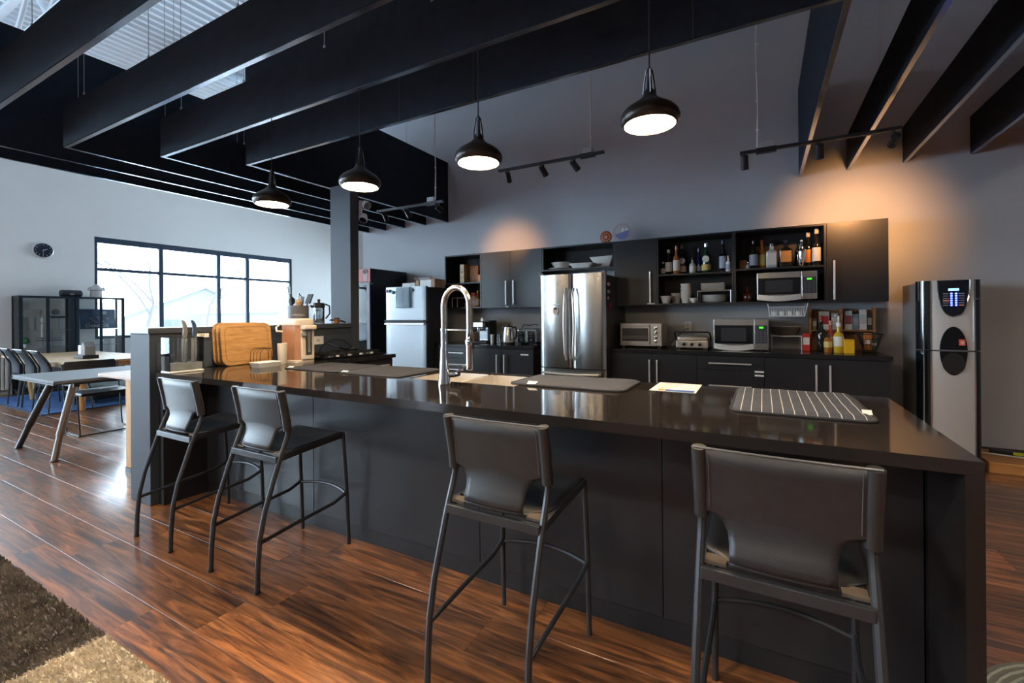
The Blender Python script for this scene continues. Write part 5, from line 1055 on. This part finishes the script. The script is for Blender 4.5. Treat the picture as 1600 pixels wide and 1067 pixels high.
# pale oak side table behind the end wall
wt = thing('oak_table', 'pale wooden table with panel leg directly behind the end wall', 'table', (0, 0, 0))
B().prism(rrect(-5.16, -3.98, 1.72, 2.7, .06, 5), .765, .79).build('table_top', m_oak, wt, bevel=.004) if False else B().loft([[(*p, .765) for p in rrect(-5.16, -3.98, 1.74, 2.7, .06, 5)], [(*p, .79) for p in rrect(-5.16, -3.98, 1.74, 2.7, .06, 5)]]).build('table_top', wood('greyed_oak', (.40, .30, .24), (.55, .44, .36), 3, (1.2, 10, 10), .5), wt, bevel=.003)
B().box(-4.645, -4.555, 1.76, 2.6, .04, .764).build('panel_leg', m_pine, wt, bevel=.003); B().box(-4.65, -4.55, 1.755, 2.605, 0, .04).build('foot_strip', m_black, wt)
B().box(-4.14, -4.05, 1.76, 2.6, .04, .764).build('panel_leg', m_pine, wt, bevel=.003)
# sled-base chair at the desk
sc = thing('sled_chair', 'black sled-base chair drawn up to the grey desk', 'chair', (-6.62, 2.28, 0), -PI/2)
for sx in (-1, 1): B().tube([(sx*.25, -.26, .76), (sx*.25, -.22, .46), (sx*.25, -.15, .03), (sx*.25, -.12, .009), (sx*.25, .19, .009), (sx*.25, .215, .03), (sx*.25, .14, .44)], .008, 8).build('sled_leg', m_black, sc, smooth=True)
B().tube([(-.25, .19, .009), (.25, .19, .009)], .007, 8).build('floor_bar', m_black, sc); B().box(-.24, .24, -.22, .22, .43, .465).build('seat', m_black, sc, bevel=.012)
B().loft([[(*p, .52) for p in rrect(-.24, .24, -.265, -.235, .012, 3)], [(*p, .76) for p in rrect(-.24, .24, -.29, -.26, .012, 3)], [(x*.93, y, .785) for x, y in rrect(-.24, .24, -.292, -.265, .012, 3)]]).build('backrest', m_black, sc, smooth=True)
# dining table
dt = thing('dining_table', 'long light wooden dining table near the glass cabinets', 'table', (0, 0, 0)); TZ = .70
B().box(-10.55, -7.95, 2.40, 3.50, TZ-.03, TZ).build('table_top', m_oak, dt, bevel=.004); B().box(-10.45, -8.05, 2.48, 3.42, TZ-.10, TZ-.031).build('apron', m_oak, dt)
for x, y in ((-8.1, 2.6), (-8.1, 3.3), (-10.2, 2.6), (-10.2, 3.3)): B().tube([(x, y, TZ-.03), (x-.02*(1 if x > -9 else -1)*6, y+.03*(1 if y < 3 else -1), .013)], [.045, .032], 10).build('leg', m_pine, dt, smooth=True)
ct = thing('table_caddy', 'small caddy of white and grey boxes on the dining table', 'caddy', (-8.60, 2.80, TZ+.0005)); B().box(-.16, .16, -.09, .09, 0, .05).build('tray', m_black, ct, bevel=.004); B().box(-.14, -.02, -.05, .06, .05, .19).build('white_box', m_whitep, ct, bevel=.012); B().prism([(.0, .05), (.13, .05), (.13, .17), (.065, .24), (.0, .17)], -.06, .06, 'y').build('grey_house_box', M('caddy_grey', (.25, .25, .25), .6), ct)
def dining_chair(label, x, y, rz):
    r = thing('mesh_chair', label, 'chair', (x, y, 0), rz, 'mesh chairs at the dining table')
    B().box(-.21, .21, -.18, .22, .42, .455).build('seat', m_black, r, bevel=.015)
    v = []; f = []
    for i in range(9):
        t_ = i/8; yy = -.20-.12*t_+.05*math.sin(PI*t_); zz = .46+.385*t_; w = .20-.02*t_
        for j in range(5): s_ = -1+2*j/4; v.append((s_*w, yy+.02*(s_*s_), zz))
    for i in range(8):
        for j in range(4): q = i*5+j; f.append((q, q+1, q+6, q+5))
    o = B().add(v, f).build('backrest', M('chair_mesh', (.022, .028, .040), .7, spec=.15), r, smooth=True); md = o.modifiers.new('t', 'SOLIDIFY'); md.thickness = .008
    for sx in (-1, 1):
        B().tube([(sx*.205, -.20, .44), (sx*.20, -.20, .62), (sx*.185, -.31, .85)], .010, 7).build('back_post', m_black, r, smooth=True)
        for sy in (-1, 1): B().tube([(sx*.20, sy*.17, .43), (sx*.205, sy*.205, .30), (sx*.21, sy*.225, .014)], .010, 7).build('leg', m_black, r, smooth=True)
    B().tube([(-.185, -.315, .85), (.185, -.315, .85)], .009, 7).build('top_bar', M('chair_top_bar', (.10, .11, .13), .4, metal=.5), r); return r
c0 = dining_chair('mesh-backed dining chair, leftmost of three by the glass cabinets', -9.60, 2.52, 0)
dup(c0, (-9.02, 2.52, 0), 0, 'mesh-backed dining chair, middle of three along the dining table')
dup(c0, (-8.45, 2.52, 0), 0, 'mesh-backed dining chair, rightmost of three along the dining table')
dup(c0, (-8.3, 3.98, 0), PI, 'mesh-backed dining chair on the window side of the dining table')
pb = thing('pet_bed', 'low dark pet bed topped with a rumpled grey-green blanket', 'pet bed', (-9.05, 3.20, .0125))
B().loft([[(*p, .06) for p in rrect(-.42, .42, -.34, .34, .12, 5)], [(*p, .17) for p in rrect(-.45, .45, -.36, .36, .14, 5)], [(*p, .20) for p in rrect(-.38, .38, -.30, .30, .12, 5)]]).build('cushion', m_black, pb, smooth=True)
for x, y in ((-.3, -.25), (.3, -.25), (.3, .25), (-.3, .25)): B().cyl((x, y, 0), (x, y, .07), .02, 8).build('foot', m_black, pb)
v = []; f = []; rnd = random.Random(2)
for j in range(15):
    for i in range(19): x = -.42+.84*i/18; y = -.36+.68*j/14; e = min(1, (1-max(abs(x)/.43, abs(y+.02)/.36))*6+.1); v.append((x+.01*rnd.random(), y, .19+.05*e+.018*math.sin(9*x+5*y)+.014*math.sin(17*x-8*y)))
for j in range(14):
    for i in range(18): q = j*19+i; f.append((q, q+1, q+20, q+19))
B().add(v, f).build('blanket', M('blanket_sage', (.28, .36, .36), .9, var=.3, scale=8), pb, smooth=True)
# glass display cabinets
def display(label, y0, y1, x0=-11.235, x1=-10.88, z1=1.655, shelves=(1.08, .78, .42)):
    r = thing('glass_cabinet', label, 'display cabinet', (0, 0, 0), 0, 'glass display cabinets'); t_ = .028; m = M('cabinet_navy_metal', (.010, .018, .03), .4, metal=.4)
    for x in (x0, x1-t_):
        for y in (y0, y1-t_): B().box(x, x+t_, y, y+t_, 0, z1).build('corner_post', m, r)
    B().box(x0, x1, y0, y1, z1, z1+.018).build('top_frame', m, r); B().box(x0, x1, y0, y1, .06, .085).build('floor_frame', m, r)
    ym = (y0+y1)/2
    for a, b_ in ((y0+t_, ym-.002), (ym+.002, y1-t_)):
        d = B().box(x1-.006, x1-.001, a+.02, b_-.02, .1, z1-.02).build('glass_door', m_glass, r)
        for q in ((a, a+.02, .09, z1), (b_-.02, b_, .09, z1), (a+.02, b_-.02, z1-.02, z1), (a+.02, b_-.02, .09, .1)): B().box(x1-.012, x1, q[0], q[1], q[2], q[3]).build('door_frame', m, d)
    for s_ in shelves: B().box(x0+.03, x1-.03, y0+.03, y1-.03, s_, s_+.006).build('glass_shelf', m_glass, r)
    for y in (y0+.008, y1-.012): B().box(x0+t_, x1-t_, y, y+.004, .09, z1).build('side_glass', m_glass, r)
    B().lathe([(.008, 0), (.011, .012), (.004, .02)], 10, (x1, ym+.02, .85), 'x').build('knob', m_chrome, r)
    return r
display('navy-framed glass display cabinet by the white wall, left of the pair', 2.68, 3.39); display('navy-framed glass display cabinet in front of the window, right of the pair', 3.40, 4.12)
o = thing('framed_print', 'dark blue framed picture with pale lettering inside the right glass cabinet', 'picture', (-11.03, 3.77, 1.0865)); o.rotation_euler = (0, -.12, 0)
B().box(-.01, .01, -.26, .26, 0, .37).build('picture_board', M('print_deepblue', (.008, .045, .12), .35, var=.5, scale=8), o); B().box(.0102, .0108, .03, .13, .27, .33).build('pale_patch', M('print_pale', (.30, .36, .48), .5), o)
for i in range(9): B().prism(el(.028, .018, -.14+.035*i, .10+.018*((i*5) % 7), 10), .0104, .0112, 'x').build('mountain_print', M('print_violet', (.14, .15, .24), .5), o)
text('CHINGGIS', 'picture_lettering', o, M('print_white', (.75, .78, .74), .5), .075, (.0115, -.02, .048), (PI/2, 0, PI/2))
def small(name, label, cat, loc, parts, group='display pieces'):
    o = thing(name, label, cat, loc, 0, group)
    for nm, b, m in parts: b.build(nm, m, o, smooth=True)
    return o
small('model_printer', 'white box model on the upper shelf of the left glass cabinet', 'model', (-11.05, 2.84, 1.087), [('body', B().box(-.08, .08, -.09, .12, .22, .36), M('model_grey', (.42, .43, .43), .5)), ('stand', B().box(-.05, .05, -.06, .08, 0, .22), m_glass)])
small('model_ship', 'dark model ship with round base in the left glass cabinet', 'model', (-11.05, 3.20, 1.087), [('hull', B().prism([(-.10, .24), (.12, .24), (.09, .20), (-.07, .20)], -.03, .03, 'x'), M('model_navy', (.03, .05, .08), .4)), ('disc', B().lathe([(.055, -.01), (.055, .01)], 18, (0, -.02, .31), 'x'), m_grey), ('stand', B().box(-.02, .02, -.02, .02, 0, .20), m_glass)])
small('pearl_strand', 'hanging pale bead strand between the doors of the left glass cabinet', 'strand', (-11.02, 3.005, .90), [('beads_upper', B().lathe([(.012, .30), (.028, .32), (.028, .52), (.012, .54)], 10), m_whitep), ('beads_lower', B().lathe([(.010, .05), (.022, .07), (.022, .28), (.010, .30)], 10), m_white), ('stand_rod', B().cyl((0, 0, -.11), (0, 0, .05), .004, 6), m_chrome)])
small('small_plant', 'tiny green plant on the lower shelf of the left glass cabinet', 'plant', (-11.05, 2.80, .787), [('pot', B().lathe([(.025, 0), (.035, .06)], 12), m_whitep), ('foliage', B().lathe([(.02, .06), (.055, .09), (.045, .14), (.005, .17)], 9), M('leaf_green', (.05, .20, .08), .6))])
small('model_bars', 'pair of dark horizontal blades on the shelf of the left glass cabinet', 'model', (-11.05, 3.08, .787), [('upper_blade', B().box(-.01, .01, -.15, .17, .145, .158), m_grey), ('lower_blade', B().box(-.012, .012, -.15, .19, .10, .116), m_grey), ('stand', B().box(-.02, .02, -.015, .015, 0, .145), m_black)])
small('coiled_cable', 'coiled dark cable on the bottom shelf of the left glass cabinet', 'cable', (-11.05, 3.20, .4275), [('coil', B().tube([(.05*math.sin(i*.9), .12*math.cos(i*.9), .02+.006*i) for i in range(26)], .008, 6), m_black), ('plug', B().box(-.02, .02, .13, .17, 0, .03), m_black)])
sp_ = thing('speaker_bar', 'black cylindrical speaker lying on the left glass cabinet', 'speaker', (-11.04, 3.385, 1.6735)); B().lathe([(.045, -.15), (.062, -.13), (.064, 0), (.062, .13), (.045, .15)], 20, (0, 0, .062), 'x').build('speaker_body', m_black, sp_, smooth=True)
sp_.rotation_euler = (0, 0, PI/2); B().box(-.03, .03, -.066, -.06, .035, .06).build('badge', m_grey, sp_); B().box(-.10, .10, -.03, .03, 0, .012).build('foot', m_black, sp_)
fg = thing('castle_figurine', 'grey castle-shaped figurine on the right glass cabinet', 'figurine', (-11.03, 3.74, 1.6735)); B().lathe([(.085, 0), (.09, .02), (.085, .12), (.11, .14)], 12).build('tower_base', M('stone_grey', (.42, .42, .41), .7, var=.2, scale=20), fg, smooth=True); B().lathe([(.125, .14), (.12, .155), (.07, .20), (.055, .21), (.06, .225), (.01, .25)], 12).build('tower_roof', M('stone_grey', (.42, .42, .41), .7, var=.2, scale=20), fg, smooth=True)
for sy in (-1, 1): B().lathe([(.03, .13), (.04, .15), (.004, .20)], 8, (.02, sy*.10, 0)).build('turret', M('stone_grey', (.42, .42, .41), .7, var=.2, scale=20), fg)
# clock
ck = thing('wall_clock', 'round black wall clock with pale rim on the white wall', 'clock', (LX, 3.08, 2.50)); B().lathe([(.135, 0), (.140, .01), (.138, .035), (.126, .04), (.124, .03)], 36, (0, 0, 0), 'x', False).build('rim', M('clock_rim', (.62, .62, .64), .3, metal=.4), ck, smooth=True); B().lathe([(.125, .028), (.001, .0282)], 36, (0, 0, 0), 'x').build('dial', M('clock_dial', (.006, .010, .022), .4), ck)
m_num = M('clock_numeral', (.45, .50, .58), .5)
for h in range(1, 13):
    a = 2*PI*h/12; text(str(h), 'numeral', ck, m_num, .036, (.0288, .100*math.sin(a), .100*math.cos(a)), (PI/2, 0, PI/2))
B().tube([(.032, 0, .012), (.032, .0, -.085)], .004, sq=(.003, .009)).build('minute_hand', m_num, ck); B().tube([(.033, -.01, -.006), (.033, .055, .028)], .004, sq=(.003, .010)).build('hour_hand', m_num, ck)
# white fridge-like locker and radiator
lk = thing('white_locker', 'plain white cabinet standing far back against the white wall', 'cabinet', (-7.62, 6.9, 0)); B().box(-.42, .42, -.3, .3, 0, 1.80).build('body', M('locker_white', (.70, .76, .82), .4), lk, bevel=.005); d = B().box(-.415, .415, -.32, -.302, .07, 1.79).build('door', M('locker_white', (.70, .76, .82), .4), lk, bevel=.003); vhandle(d, .34, -.32, .9, 1.1)
rd = thing('wall_radiator', 'low cream wall radiator at the left edge beyond the chairs', 'radiator', (LX+.0145, 2.50, .08)); 
for i in range(6): B().box(0, .07, -.16+.05*i, -.12+.05*i, 0, .62).build('fin', M('radiator_cream', (.55, .55, .52), .5), rd, bevel=.008)
B().box(0, .075, -.165, .135, .62, .64).build('top_grille', M('radiator_cream', (.55, .55, .52), .5), rd)

# ================================================================== OUTSIDE THE WINDOW
tag(B().box(-160, LX-.3, -90, 110, -.8, -.6).build('snowy_ground', M('snow', (.62, .66, .72), .8, var=.05, scale=.3)), 'snow-covered ground outside the windows', 'ground', kind='structure')
def house(label, x, y, w, d, h, ridge):
    r = thing('neighbour_house', label, 'house', (x, y, -.6), 0, 'houses outside the window')
    B().box(-d/2, d/2, -w/2, w/2, 0, h).build('wall', M('siding_pale', (.11, .115, .12), .7), r)
    B().prism([(-w/2, h), (w/2, h), (0, h+ridge)], -d/2, d/2, 'x').build('gable', M('siding_pale', (.11, .115, .12), .7), r)
    for s_ in (-1, 1):
        q = [(s_*(w/2+.4), h-.3), (0, h+ridge), (0, h+ridge+.22), (s_*(w/2+.4), h-.08)]; B().prism(q, -d/2-.3, d/2+.3, 'x').build('roof_slope', M('snow_roof', (.60, .63, .68), .8), r)
    for k in (-1, 1): f_ = B().box(d/2, d/2+.05, k*w*.22-.5, k*w*.22+.5, h*.35, h*.8).build('window', M('far_window', (.08, .09, .10), .2), r); B().box(d/2+.05, d/2+.08, k*w*.22-.03, k*w*.22+.03, h*.35, h*.8).build('mullion', M('siding_pale', (.11, .115, .12), .7), f_)
    return r
house('pale gabled house with snowy roof seen through the right window lights', -32, 23, 9, 9, 2.5, 2.6)
house('pale gabled house with snowy roof seen through the middle window light', -46, 21, 11, 10, 2.2, 2.2)
house('low house with snowy roof seen behind the display cabinets', -62, 17, 11, 9, 2.2, 2.0)
def tree(label, x, y, h, seed):
    rnd = random.Random(seed); r = thing('bare_tree', label, 'tree', (x, y, -.6), 0, 'bare trees outside the window'); tr = B(); tw = B()
    def grow(p, d, l, rad, lev):
        e = p+d*l; mid = p.lerp(e, .5)+Vector((rnd.uniform(-.05, .05), rnd.uniform(-.05, .05), 0))*l; (tr if lev < 2 else tw).tube([tuple(p), tuple(mid), tuple(e)], [rad, rad*.85, rad*.65], 6 if lev < 2 else 4)
        if lev >= 5: return
        for i in range(3 if lev < 4 else 2):
            nd = (d+Vector((rnd.uniform(-.9, .9), rnd.uniform(-.9, .9), rnd.uniform(-.15, .55)))).normalized(); grow(e if i else mid.lerp(e, .6), nd, l*rnd.uniform(.62, .85), rad*.55, lev+1)
    grow(Vector((0, 0, 0)), Vector((.05, .1, 1)).normalized(), h*.28, .075, 0)
    m = M('bark_pale', (.055, .052, .055), .9); tr.build('trunk', m, r); tw.build('twigs', m, r)
tree('bare branching tree nearest the left window light', -22, 9.0, 9, 4); tree('bare tree behind the second window light', -24, 12.2, 9, 9); tree('bare tree further off at the right window light', -24, 17.2, 7, 13)
